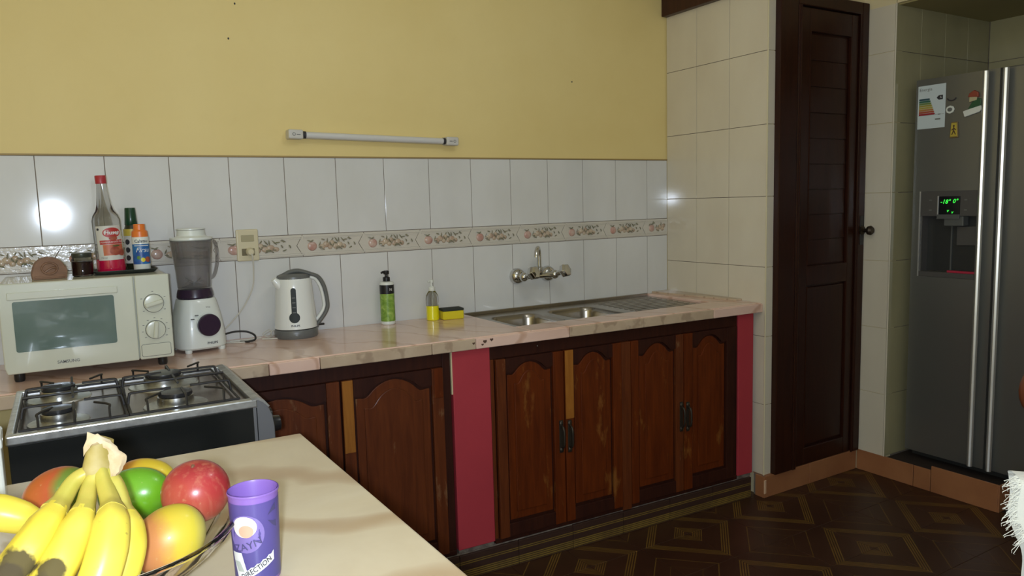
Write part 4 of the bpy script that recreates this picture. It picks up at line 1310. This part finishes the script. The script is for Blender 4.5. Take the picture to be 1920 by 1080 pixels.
# curved control panel on the right side
prof = [(.238, ZS - .001), (.250, ZS + .001), (.262, ZS - .006), (.274, ZS - .022), (.283, ZS - .045), (.287, ZS - .075), (.287, ZS - .125), (.280, ZS - .150), (.238, ZS - .150)]
cpn = MB().prism(prof, sy0 + .001, sy1 - .001).build('control_panel', 'grey_metal', sv, bevel=0.002)
MB().prism([(.236, ZS + .001), (.252, ZS + .003), (.266, ZS - .006), (.278, ZS - .022), (.274, ZS - .024), (.262, ZS - .010), (.250, ZS - .003), (.236, ZS - .003)], sy0 - .0005, sy1).build('panel_lip', 'trim_steel', sv)
for k in range(5):
    ky = sy0 + .062 + k * .088
    MB().lathe([(.024, 0), (.025, .004), (.021, .010), (.019, .026), (.016, .028)], .2865, ky, ZS - .085, 20, 'x').build('knob', 'black', cpn)
# burners
bc_ = [(-.165, -.135, .036), (-.165, .125, .042), (.080, -.135, .042), (.080, .120, .050)]
for bx_, by_, br_ in bc_:
    zb = ZS - .010
    pl_ = MB().lathe([(br_ * 1.75, 0), (br_ * 1.7, .003), (br_ * 1.1, .006)], bx_, by_, zb, 32).build('burner_plate', 'trim_steel', sv)
    MB().lathe([(br_ * .98, .004), (br_ * 1.0, .010), (br_ * .97, .024), (br_ * .8, .026)], bx_, by_, zb, 32).build('burner_ring', 'steel', pl_)
    MB().lathe([(br_ * .9, .0255), (br_ * .92, .028), (br_ * .9, .034), (br_ * .5, .0365)], bx_, by_, zb, 32).build('burner_cap', 'burner_cap', pl_)
# pan supports
for gx0, gx1 in ((-.238, -.030), (-.022, .215)):
    gr = MB()
    zg = ZS + .026
    y0, y1, ym = sy0 + .040, sy1 - .030, (sy0 + sy1) / 2 + .005
    gxm = (gx0 + gx1) / 2
    rr = .0032
    lo = ZS - .002
    gr.tube([(gx0, y0, lo), (gx1, y0, lo), (gx1, y1, lo), (gx0, y1, lo), (gx0, y0, lo)], rr, 6)
    for cy_ in (y0 + (ym - y0) / 2, ym + (y1 - ym) / 2):
        for s in (-1, 1):
            xe = gx0 if s < 0 else gx1
            gr.tube(smooth_path([(xe, cy_, lo), (xe + s * -.004, cy_, zg - .006), (xe - s * .014, cy_, zg), (gxm + s * .022, cy_, zg)], 10), rr, 6)
    for s, ya in ((1, y0), (-1, y1)):
        gr.tube(smooth_path([(gxm, ya, lo), (gxm, ya + s * .003, zg - .006), (gxm, ya + s * .014, zg), (gxm, ya + s * .085, zg)], 10), rr, 6)
    gr.tube([(gx0, ym, lo), (gx0, ym, zg), (gx1, ym, zg), (gx1, ym, lo)], rr, 6)
    gr.tube([(gxm, ym - .055, zg), (gxm, ym + .055, zg)], rr, 6)
    for cx_ in (gx0 + .035, gx1 - .035):
        gr.tube(smooth_path([(cx_, y0, lo), (cx_, y0 + .004, zg - .006), (cx_, y0 + .018, zg), (cx_ + (gxm - cx_) * .4, y0 + .06, zg)], 8), rr * .9, 6)
        gr.tube(smooth_path([(cx_, y1, lo), (cx_, y1 - .004, zg - .006), (cx_, y1 - .018, zg), (cx_ + (gxm - cx_) * .4, y1 - .06, zg)], 8), rr * .9, 6)
    gr.build('pan_support', 'iron', sv)
for fx in (-.22, .20):
    for fy in (-.2, .2):
        MB().lathe([(.018, 0), (.014, .01), (.014, .075)], fx, fy, 0, 12).build('foot', 'black', sv)

# ------------------------------------------------------------------ fridge
XG = 3.50
fg = thing('fridge', 'grey steel side by side fridge with dispenser in tiled recess', 'fridge', (XG, -0.838, 0.092))
fw, fh = .905, 1.795
split = .368
MB().box(.062, .65, -fw + .006, -.006, .03, fh - .012).build('cabinet', 'fridge_side', fg, bevel=0.004)
MB().box(.05, .10, -fw + .01, -.01, 0.012, .055).build('kick_plate', 'fridge_dark', fg)
z0d, z1d = .045, fh
# freezer door with the opening for the dispenser
dy0, dy1, dz0, dz1 = -.036, -.303, .892, 1.286
dm = MB()
dm.box(0, .058, dy0, -.002, z0d, z1d).box(0, .058, -split + .004, dy1, z0d, z1d)
dm.box(0, .058, dy1, dy0, z0d, dz0).box(0, .058, dy1, dy0, dz1, z1d)
fd = dm.build('freezer_door', 'fridge', fg)
MB().box(0, .058, -fw + .002, -split - .004, z0d, z1d).build('cooler_door', 'fridge', fg, bevel=0.006, bseg=3)
cd = fg.children[-1]
for nm, yy, dd_ in (('handle', -.318, fd), ('handle', -split - .030, cd)):
    MB().prism([(0.002, yy + .018), (-.030, yy + .010), (-.038, yy), (-.034, yy - .010), (-.026, yy - .014), (-.022, yy - .012), (-.018, yy - .004), (0.002, yy + .004)], z0d + .006, z1d - .006, 'z').build(nm, 'fridge_trim', dd_, bevel=0.002)
MB().box(0.004, .050, -split - .0035, -split + .0035, z0d, z1d).build('door_gap', 'fridge_dark', fg)
# dispenser
MB().box(.050, .056, dy1, dy0, dz0, dz1).build('dispenser_back', 'fridge_dark', fd)
ds = MB().box(-.003, .050, dy1, dy0, 1.172, dz1).build('dispenser_panel', 'fridge_panel', fd, bevel=0.002)
MB().box(-.004, .008, dy0 - .006, dy0, dz0, dz1).build('dispenser_edge', 'fridge_trim', fd)
MB().box(-.003, .052, dy1, dy1 + .010, dz0, 1.172).build('dispenser_cheek', 'fridge_panel', fd)
MB().box(.002, .052, dy0 - .014, dy0 - .007, dz0, 1.172).build('dispenser_cheek', 'fridge_panel', fd)
MB().box(-.003, .052, dy1, dy0, dz0, dz0 + .024).build('drip_tray', 'fridge_panel', fd, bevel=0.002)
MB().box(-.0045, -.002, -.222, -.126, 1.172, 1.262).build('display', 'display', fd)
MB().box(-.008, -.002, -.222, -.122, 1.160, 1.180).build('display_bar', 'fridge_side', fd, bevel=0.001)
MB().box(-.006, -.002, -.126, -.121, 1.16, 1.264).build('display_edge', 'fridge_trim', fd)
FX = lambda yo, zo, e_=-.0052: (lambda u_, v_: (e_, yo - u_, zo + v_))
for s_, yo, zo, sz in (('-18\u00b0', -.156, 1.237, .026), ('0\u00b0', -.200, 1.239, .026), ('v', -.168, 1.197, .020), ('v', -.188, 1.190, .018)):
    text(s_, sz, FX(yo, zo), 'green_led', 'display_digits', fd, shear=.25, bold=.0006)
MB().box(0.0, .045, -.236, -.150, 1.128, 1.172).build('spout_housing', 'fridge_side', fd, bevel=0.003)
MB().box(.036, .050, -.285, -.190, 1.040, 1.125).build('paddle', 'fridge_panel', fd, bevel=0.002)
MB().box(.044, .0505, -.166, -.160, dz0 + .024, 1.13).build('back_seam', 'fridge_side', fd)
MB().box(-.002, .018, -.300, -.172, dz0 + .024, dz0 + .034).build('red_tag', 'red_strip', fd, bevel=0.002)
for yy, zz in ((-.088, 1.245), (-.088, 1.20), (-.245, 1.245), (-.245, 1.20)):
    MB().box(-.0036, -.002, yy - .006, yy + .006, zz - .003, zz + .003).build('touch_mark', 'ink_mid', fd)
# energy sticker
es = MB().box(-.0012, .0, -.138, -.012, 1.572, 1.766).build('energy_sticker', mk('sticker_paper', (0.62, 0.70, 0.72), 0.5), fd)
text('Energia', .020, FX(-.018, 1.748, -.0016), 'ink_mid', 'lettering', es, align='LEFT')
cl_ = [(0.03, 0.08, 0.10), (0.03, 0.13, 0.08), (0.16, 0.24, 0.06), (0.34, 0.30, 0.05), (0.42, 0.34, 0.06), (0.45, 0.20, 0.05), (0.42, 0.09, 0.04), (0.36, 0.03, 0.04)]
for k, c_ in enumerate(cl_):
    zz = 1.708 - k * .0095
    wq = .046 + .0035 * k
    MB().prism([(-.018, zz), (-.018 - wq, zz), (-.018 - wq - .005, zz - .0042), (-.018 - wq, zz - .0084), (-.018, zz - .0084)], -.0018, -.0010, 'x').build('rating_bar', mk('rating_%d' % k, c_, 0.5), es)
MB().prism([(-.098, 1.706), (-.108, 1.716), (-.126, 1.716), (-.126, 1.696), (-.108, 1.696)], -.0018, -.001, 'x').build('rating_arrow', 'ink', es)
text('A', .014, FX(-.117, 1.706, -.0022), 'white_print', 'lettering', es)
MB().box(-.0017, -.001, -.118, -.094, 1.608, 1.614).build('print_line', 'ink_mid', es)
MB().box(-.0017, -.001, -.118, -.106, 1.630, 1.634).build('print_line', 'ink_mid', es)
MB().box(-.0017, -.001, -.134, -.016, 1.632, 1.633).build('print_line', 'ink_mid', es)
# magnets
ZF = .098
mg = thing('fridge_magnet', 'yellow tapered magnet with brown figure low on fridge door', 'magnet', (XG, -1.021, 1.648), group='fridge magnets')
MB().prism([(.020, -.036), (-.020, -.036), (-.015, .034), (.015, .034)], -.006, -.0005, 'x').build('magnet_body', mk('magnet_rim', (0.22, 0.15, 0.05), 0.5), mg, bevel=0.003)
MB().prism([(.015, -.030), (-.015, -.030), (-.011, .029), (.011, .029)], -.0075, -.005, 'x').build('magnet_face', 'yellow_label', mg)
fgk = MB().ball((-.0078, 0, .016), (.001, .004, .005), 10, 6)
for a, b in (((0, .012), (0, -.004)), ((0, .006), (.009, -.002)), ((0, .006), (-.009, -.002)), ((0, -.004), (.008, -.022)), ((0, -.004), (-.008, -.022))):
    fgk.tube([(-.0078, a[0], a[1]), (-.0078, b[0], b[1])], .0022, 6)
fgk.build('figure', mk('brown_print', (0.08, 0.04, 0.02), 0.5), mg)
mh = thing('fridge_magnet', 'little house magnet with red roof and white base', 'magnet', (XG, -1.097, 1.747), group='fridge magnets')
MB().prism([(.036, -.036), (.032, -.050), (-.030, -.034), (-.042, -.022), (-.036, -.006), (.010, -.016), (.040, -.024)], -.010, -.0005, 'x').build('snow_base', 'white_plastic', mh, bevel=0.003)
MB().prism([(.022, -.020), (-.034, -.008), (-.036, .022), (-.018, .026), (.004, .010)], -.008, -.0005, 'x').build('bushes', mk('magnet_green', (0.03, 0.10, 0.04), 0.5), mh, bevel=0.003)
MB().prism([(.014, .012), (-.018, .018), (-.018, .036), (.014, .034)], -.010, -.0005, 'x').build('house_wall', mk('magnet_cream', (0.50, 0.44, 0.26), 0.5), mh, bevel=0.002)
MB().prism([(.020, .034), (-.026, .030), (-.024, .050), (-.006, .062), (.014, .050)], -.012, -.0005, 'x').build('roof', mk('magnet_red', (0.30, 0.06, 0.03), 0.5), mh, bevel=0.003)
mr = tag(MB().tube([(-.003, .019 * math.cos(a), .013 * math.sin(a)) for a in [PI * (1.05 + .9 * k / 14) for k in range(15)]], .0028, 6).build('fridge_magnet', mk('magnet_dark', (0.05, 0.045, 0.05), 0.5), None, (XG, -1.004, 1.790)), 'dark crescent shaped magnet beside the energy sticker', 'magnet', 'fridge magnets')
mo = thing('fridge_magnet', 'small white ring magnet touching the energy sticker', 'magnet', (XG, -.999, 1.738), group='fridge magnets')
MB().prism([(.020 * math.cos(a), .018 * math.sin(a)) for a in [2 * PI * k / 8 for k in range(8)]], -.005, -.0005, 'x').build('magnet_body', 'white_plastic', mo, bevel=0.002)
MB().ball((-.005, 0, 0), (.002, .011, .009), 14, 8).build('magnet_centre', 'grey_plastic', mo)

# ------------------------------------------------------------------ marble table in front of the stove
ZTB = .880
tb = thing('marble_table', 'beige marble topped table in the foreground holding fruit', 'table', (0.02, -1.72, 0))
tp_ = [(.477 - .02, -1.266 + 1.72), (-.70 - .02, -1.256 + 1.72), (-.70 - .02, -2.29 + 1.72), (.493 - .02, -2.29 + 1.72)]
MB().prism(tp_, ZTB - .028, ZTB, 'z').build('table_top', 'marble_table', tb, bevel=0.003)
MB().box(-.62, .38, -.50, .35, ZTB - .11, ZTB - .029).build('apron', 'wood_cab_dark', tb, bevel=0.003)
for lx in (-.60, .36):
    for ly in (-.48, .33):
        MB().box(lx - .03, lx + .03, ly - .03, ly + .03, 0, ZTB - .028).build('leg', 'wood_cab_dark', tb, bevel=0.004)

# fruit bowl
FM = lambda x_, y_, z_: (x_ + .055 * y_, 1.031 * y_, z_)
fb = thing('fruit_bowl', 'ribbed clear glass bowl heaped with fruit on the table', 'bowl', FM(0.165, -1.775, ZTB))
bo = [(.055, 0), (.060, .003), (.058, .008), (.090, .020), (.128, .042), (.155, .066), (.170, .086)]
bi = [(.166, .088), (.151, .068), (.124, .046), (.086, .025), (.050, .014)]
seg = 72


def ribbed(prof, amp):
    R_ = []
    for r, z_ in prof:
        R_.append([((r + amp * r / .17 * (1 if (j // 2) % 2 else -1)) * math.cos(2 * PI * j / seg + z_ * 6), (r + amp * r / .17 * (1 if (j // 2) % 2 else -1)) * math.sin(2 * PI * j / seg + z_ * 6), z_) for j in range(seg)])
    return R_


MB().rings(ribbed(bo, .0022) + ribbed(bi, 0.0)).build('glass_body', 'bowl_glass', fb)
MB().tube([(.168 * math.cos(2 * PI * k / 60), .168 * math.sin(2 * PI * k / 60), .087) for k in range(61)], .0035, 8).build('rim_bead', 'bowl_glass', fb)


def fruit(name, label, mat, c_, r, fn=None, rot=(0, 0, 0), group='fruit in the glass bowl'):
    t_ = thing(name, label, name.split('_')[-1] if name != 'apple' else 'apple', c_, rot, group)
    MB().ball((0, 0, 0), r, 36, 22, fn).build('skin', mat, t_)
    return t_


ap = fruit('apple', 'shiny red apple at the right of the fruit bowl', 'apple_red', FM(0.286, -1.753, 0.987), (.0455, .0455, .044),
           lambda d_: 1 - .10 * max(0, d_.z) ** 8 - .07 * max(0, -d_.z) ** 6 + .012 * math.sin(5 * math.atan2(d_.y, d_.x)) * max(0, -d_.z), (0.25, -0.1, 0))
MB().tube([(0, 0, .036), (.001, .001, .040), (.002, .001, .0425)], [.0022, .0020, .0024], 6).build('stem', 'wood_pale', ap)


def mango_shape(d_):
    return 1 + .10 * d_.x * d_.z - .06 * d_.x * abs(d_.x) + .03 * d_.z


mg1 = fruit('green_mango', 'glossy green mango between the bananas and red apple', 'mango_green', FM(0.212, -1.679, 0.973), (.050, .036, .038), mango_shape, (0, 0.05, -0.55))
MB().lathe([(.005, 0), (.004, .003), (.002, .004)], .0455, 0, .006, 10, 'x').build('stem_scar', 'banana_peel', mg1)
fruit('blushed_mango', 'pale yellow mango with pink blush at the front of the bowl', 'mango_peach', FM(0.247, -1.828, 0.957), (.0425, .040, .045), mango_shape, (0.1, 0.35, 0.2))
fruit('orange_mango', 'orange and green mango behind the bananas', 'mango_orange', FM(0.116, -1.646, 0.985), (.047, .036, .036), mango_shape, (0, -0.2, -0.5))
fruit('yellow_mango', 'small yellow mango peeping out behind the green mango', 'mango_yellow', FM(0.230, -1.598, 0.968), (.042, .030, .028), mango_shape, (0, 0.35, -0.4))
fruit('brown_mango', 'dull yellow mango low in the bowl under the bananas', 'mango_brown', FM(0.182, -1.795, 0.925), (.036, .028, .024), mango_shape, (0, 0, 0.5))
fruit('buried_mango', 'yellow mango at the bottom of the bowl seen through the glass', 'mango_yellow', FM(0.252, -1.785, 0.912), (.022, .020, .014), mango_shape, (0, 0, 0.9))

# bananas
bb = thing('banana_bunch', 'bunch of four ripe bananas with dark bruises over the bowl', 'bananas', FM(0.170, -1.860, 0.93), group='fruit in the glass bowl')
BO = Vector(FM(0.170, -1.860, 0.93))
paths = [
    [(0.168, -1.837, 1.07), (0.149, -1.839, 1.062), (0.134, -1.856, 1.045), (0.12, -1.885, 1.033), (0.106, -1.907, 1.018), (0.083, -1.915, 0.994), (0.058, -1.905, 0.969), (0.042, -1.887, 0.953)],
    [(0.172, -1.84, 1.068), (0.164, -1.848, 1.055), (0.159, -1.87, 1.041), (0.15, -1.902, 1.026), (0.138, -1.926, 1.008), (0.12, -1.937, 0.985), (0.1, -1.93, 0.957), (0.09, -1.915, 0.94)],
    [(0.177, -1.842, 1.068), (0.18, -1.858, 1.054), (0.185, -1.885, 1.04), (0.185, -1.921, 1.031), (0.18, -1.944, 1.011), (0.168, -1.958, 0.983), (0.15, -1.953, 0.952), (0.14, -1.938, 0.935)],
    [(0.181, -1.839, 1.066), (0.191, -1.852, 1.053), (0.196, -1.87, 1.028), (0.199, -1.891, 1.012), (0.198, -1.91, 0.994), (0.188, -1.92, 0.968), (0.171, -1.914, 0.938), (0.161, -1.9, 0.921)]]
facet = lambda a: 1 + .045 * math.cos(5 * a)
for i, p_ in enumerate(paths):
    pts = smooth_path([Vector(FM(*q)) - BO for q in p_], 42)
    rad = lerp_list([.008, .0088, .0105, .0185, .0205, .0205, .0165, .005], 42)
    k0 = 14
    bn = MB().tube(pts[k0:], rad[k0:], 20, fn=facet).build('banana', 'banana', bb)
    MB().tube(pts[:k0 + 2], [r * 1.04 for r in rad[:k0 + 2]], 20, fn=facet).build('neck', 'banana_neck', bn)
    MB().tube([pts[-2], pts[-1], pts[-1] + (pts[-1] - pts[-3]) * .6], [.005, .005, .003], 8).build('tip', 'ink', bn)
cpath = smooth_path([Vector(FM(*q)) - BO for q in ((0.174, -1.840, 1.056), (0.173, -1.837, 1.070), (0.175, -1.836, 1.086), (0.178, -1.836, 1.100), (0.181, -1.836, 1.108))], 14)
MB().tube(cpath, lerp_list([.016, .0175, .015, .014, .0125], 14), 16, squash=.7, up=(0, 1, 0), fn=lambda a: 1 + .06 * math.sin(3 * a)).build('crown', 'banana_crown', bb)
# torn dry peel on the cut end
pe = [(0.166, -1.845, 1.118), (0.178, -1.852, 1.116), (0.189, -1.856, 1.108), (0.199, -1.860, 1.096), (0.206, -1.861, 1.086), (0.202, -1.860, 1.074), (0.194, -1.858, 1.066)]
inn = [(0.160, -1.846, 1.092), (0.170, -1.850, 1.104), (0.180, -1.854, 1.104), (0.186, -1.858, 1.096), (0.186, -1.859, 1.086), (0.186, -1.859, 1.076), (0.188, -1.858, 1.066)]
pm = MB()
pe, inn = [FM(*q) for q in pe], [FM(*q) for q in inn]
rnd = random.Random(5)
pv = [[tuple(Vector(a).lerp(Vector(b), t) - BO + Vector((0, -.004 * math.sin(t * 3), 0))) for t in (0, .33, .66, 1)] for a, b in zip(smooth_path(pe, 18), smooth_path(inn, 18))]
pv2 = [[tuple(Vector(q) + Vector((rnd.uniform(-.0012, .0012), rnd.uniform(-.001, .001), rnd.uniform(-.0015, .0015)))) for q in r] for r in pv]
vsx = [q for r in pv2 for q in r]
fsx = [(i * 4 + j, i * 4 + j + 1, (i + 1) * 4 + j + 1, (i + 1) * 4 + j) for i in range(18) for j in range(3)]
nb = len(vsx)
vsx += [tuple(Vector(q) + Vector((0, .004, 0))) for q in vsx]
fsx += [tuple(i + nb for i in q[::-1]) for q in fsx]
pm.add(vsx, fsx)
pm.build('torn_peel', 'banana_peel', bb)
LO = Vector(FM(0.065, -1.775, 0.99))
lb_ = thing('banana', 'single banana lying at the left behind the bruised bunch', 'banana', LO, group='fruit in the glass bowl')
lpts = smooth_path([Vector(FM(*q)) - LO for q in ((-0.035, -1.725, 1.010), (0.000, -1.750, 1.024), (0.035, -1.770, 1.026), (0.066, -1.781, 1.020), (0.088, -1.785, 1.010), (0.106, -1.786, 1.000), (0.114, -1.786, .994))], 30)
MB().tube(lpts, lerp_list([.006, .018, .0215, .022, .019, .011, .005], 30), 18, fn=facet).build('skin', 'banana', lb_)
MB().tube([lpts[-2], lpts[-1], lpts[-1] + (lpts[-1] - lpts[-4])], [.005, .0048, .004], 8).build('tip', 'wood_pale', lb_)

# cup
cu = thing('plastic_cup', 'lilac plastic cup with printed stickers beside the fruit bowl', 'cup', (0.250, -1.890, ZTB))
cuf = taper(0, .0290, .121, .0322)
MB().lathe([(.0275, 0), (.0290, .002), (.0322, .121), (.0332, .1215), (.0336, .1235), (.0328, .1250)], 0, 0, 0, 44, cap1=False).lathe([(.0318, .1250), (.0308, .1215), (.0278, .004)], 0, 0, 0, 44, cap0=False).build('cup_wall', 'cup_purple', cu)
cw = lambda e_, a=0.0, t_=0.0: wrap(cuf, CAMA(.250, -1.890) + a, e_, 0.0, t_)
MB().grid(lambda s, t: cw(.0003)(-.099 * (1 - s) * 0.9 + .099 * .9 * s, .006 + .108 * t), 40, 4).build('printed_sleeve', 'cup_print', cu)
sl_ = cu.children[-1]
disc(cw(.0008), -.013, .074, .0240, .0260, 28).build('round_badge', 'badge', sl_)
disc(cw(.0012), -.014, .084, .0160, .0145, 24).build('badge_print', 'badge_glow', sl_)
disc(cw(.0015), -.012, .078, .0095, .0085, 20).build('badge_print', 'badge_peach', sl_)
text('ZAYN', .0135, lambda u_, v_: cw(.0018)(-.011 + u_ * .98 - v_ * .25, .0575 + v_ + u_ * .32 + 6 * u_ * u_), 'cup_dark', 'lettering', sl_, bold=.0001)
# dark swallow-like marks
for vz in (.101, .083):
    s_ = 1 if vz > .09 else -1
    MB().add([cw(.0009)(a, b) for a, b in ((.016, vz - s_ * .006), (.024, vz + s_ * .004), (.030, vz + s_ * .008), (.030, vz - s_ * .002), (.025, vz - s_ * .002))], [(0, 1, 4), (1, 2, 3), (1, 3, 4)]).build('print_mark', 'cup_dark', sl_)
bn_ = MB()
bn_.grid(lambda s, t: cw(.0011)(-.024 + .046 * s, .006 + .026 * s + .0125 * t + .0012 * math.sin(40 * s) * (1 if t > .5 else 0)), 12, 2)
bn_.build('paper_banner', 'white_print', sl_)
text('DIRECTION', .0092, lambda u_, v_: cw(.0016)(-.002 + u_ * .80 - v_ * .4, .0252 + v_ + u_ * .46), 'ink', 'lettering', sl_, bold=.0001)
MB().grid(lambda s, t: cw(.0010)(-.036 + .016 * s + .008 * (1 - t), .014 + .034 * t), 6, 3).build('paper_sticker', 'white_print', sl_)
MB().grid(lambda s, t: cw(.0014)(-.032 + .009 * s + .006 * (1 - t), .022 + .014 * t), 4, 2).build('sticker_print', mk('sticker_grey', (0.45, 0.48, 0.42), 0.5), sl_)

# white carton at the left edge of the table
wc = thing('storage_box', 'white box at the far left edge of the marble table', 'box', (-0.157, -1.352, ZTB), (0, 0, 0.05))
MB().box(-.095, .095, -.050, .050, 0, .108).build('box_body', 'white_plastic', wc, bevel=0.004)
MB().box(-.097, .097, -.052, .052, .104, .122).build('box_lid', 'white_plastic', wc, bevel=0.004)

# ------------------------------------------------------------------ chair with a frayed cloth at the right
ch = thing('wooden_chair', 'dark wooden chair at the right edge under a white cloth', 'chair', (1.405, -2.614, -0.008), (0, 0, -0.87))
for s in (-1, 1):
    MB().tube(smooth_path([(s * .20, .22, 0), (s * .20, .20, .45), (s * .20, .215, .80), (s * .205, .25, 1.0)], 18), lerp_list([.020, .022, .020, .018], 18), 10).build('rear_post', 'wood_chair', ch)
    MB().tube([(s * .20, -.20, 0), (s * .20, -.20, .45)], [.018, .022], 10).build('front_leg', 'wood_chair', ch)
    MB().ball((s * .205, .252, 1.040), (.032, .020, .045), 16, 10).build('finial', 'wood_chair', ch)
MB().box(-.23, .23, -.23, .23, .43, .465).build('seat', 'wood_chair', ch, bevel=0.01)
MB().box(-.20, .20, .205, .235, .83, .885).build('top_rail', 'wood_chair', ch, bevel=0.006)
MB().box(-.20, .20, .195, .220, .60, .64).build('middle_rail', 'wood_chair', ch, bevel=0.006)
MB().box(-.20, .20, -.21, -.19, .20, .23).build('stretcher', 'wood_chair', ch, bevel=0.004)

dc = thing('draped_cloth', 'white cotton cloth with frayed edge hung over the chair back', 'cloth', (1.405, -2.614, -0.008), (0, 0, -0.87))


def clothfn(off):
    def fn(s, t):
        # s across, t from rear hem over the rail to front hem
        xx = -.245 + .46 * s
        L = (t - .5) * 1.0
        if abs(L) < .05:
            a = L / .05 * PI / 2
            yy, zz = .220 - .027 * math.sin(a), .885 + .012 * math.cos(a)
            yy += 0
        else:
            sg_ = 1 if L > 0 else -1
            yy, zz = .220 - sg_ * .027, .885 - (abs(L) - .05)
            yy -= sg_ * .010 * math.sin(9 * xx + 2) * min(1, (abs(L) - .05) * 5)
        if s < .12:
            k_ = (abs(L) - .1)
            xx += (.030 * math.sin(min(1.0, max(0, k_) / .16) * PI / 2) + .003 * math.sin(60 * L)) * (1 - s / .12)
        return (xx, yy + off * (1 if L < 0 else -1), zz + (off if abs(L) < .05 else 0))
    return fn


cm = MB().grid(clothfn(.002), 40, 100).grid(clothfn(0.006), 40, 100)
cm.build('cloth_body', 'cloth', dc)
rnd = random.Random(11)
th = MB()
cf = clothfn(.004)
for k in range(130):
    t = .50 + .135 * rnd.random() ** .8
    p0 = Vector(cf(0.0, t))
    L = rnd.uniform(.006, .032) * rnd.uniform(.5, 1)
    d_ = Vector((-1, rnd.uniform(-.5, .5), rnd.uniform(-1.1, .35))).normalized()
    p1 = p0 + d_ * L * .5 + Vector((0, 0, rnd.uniform(-.002, .002)))
    p2 = p0 + d_ * L + Vector((0, 0, -.25 * L))
    th.tube([p0 + Vector((.006, 0, 0)), p0, p1, p2, p2 + Vector((rnd.uniform(-.004, .004), 0, rnd.uniform(-.006, .002)))], [.0009, .0008, .0006, .0005, .0003], 4)
fr_o = th.build('frayed_threads', 'cloth', dc)
fr_o['kind'] = 'stuff'
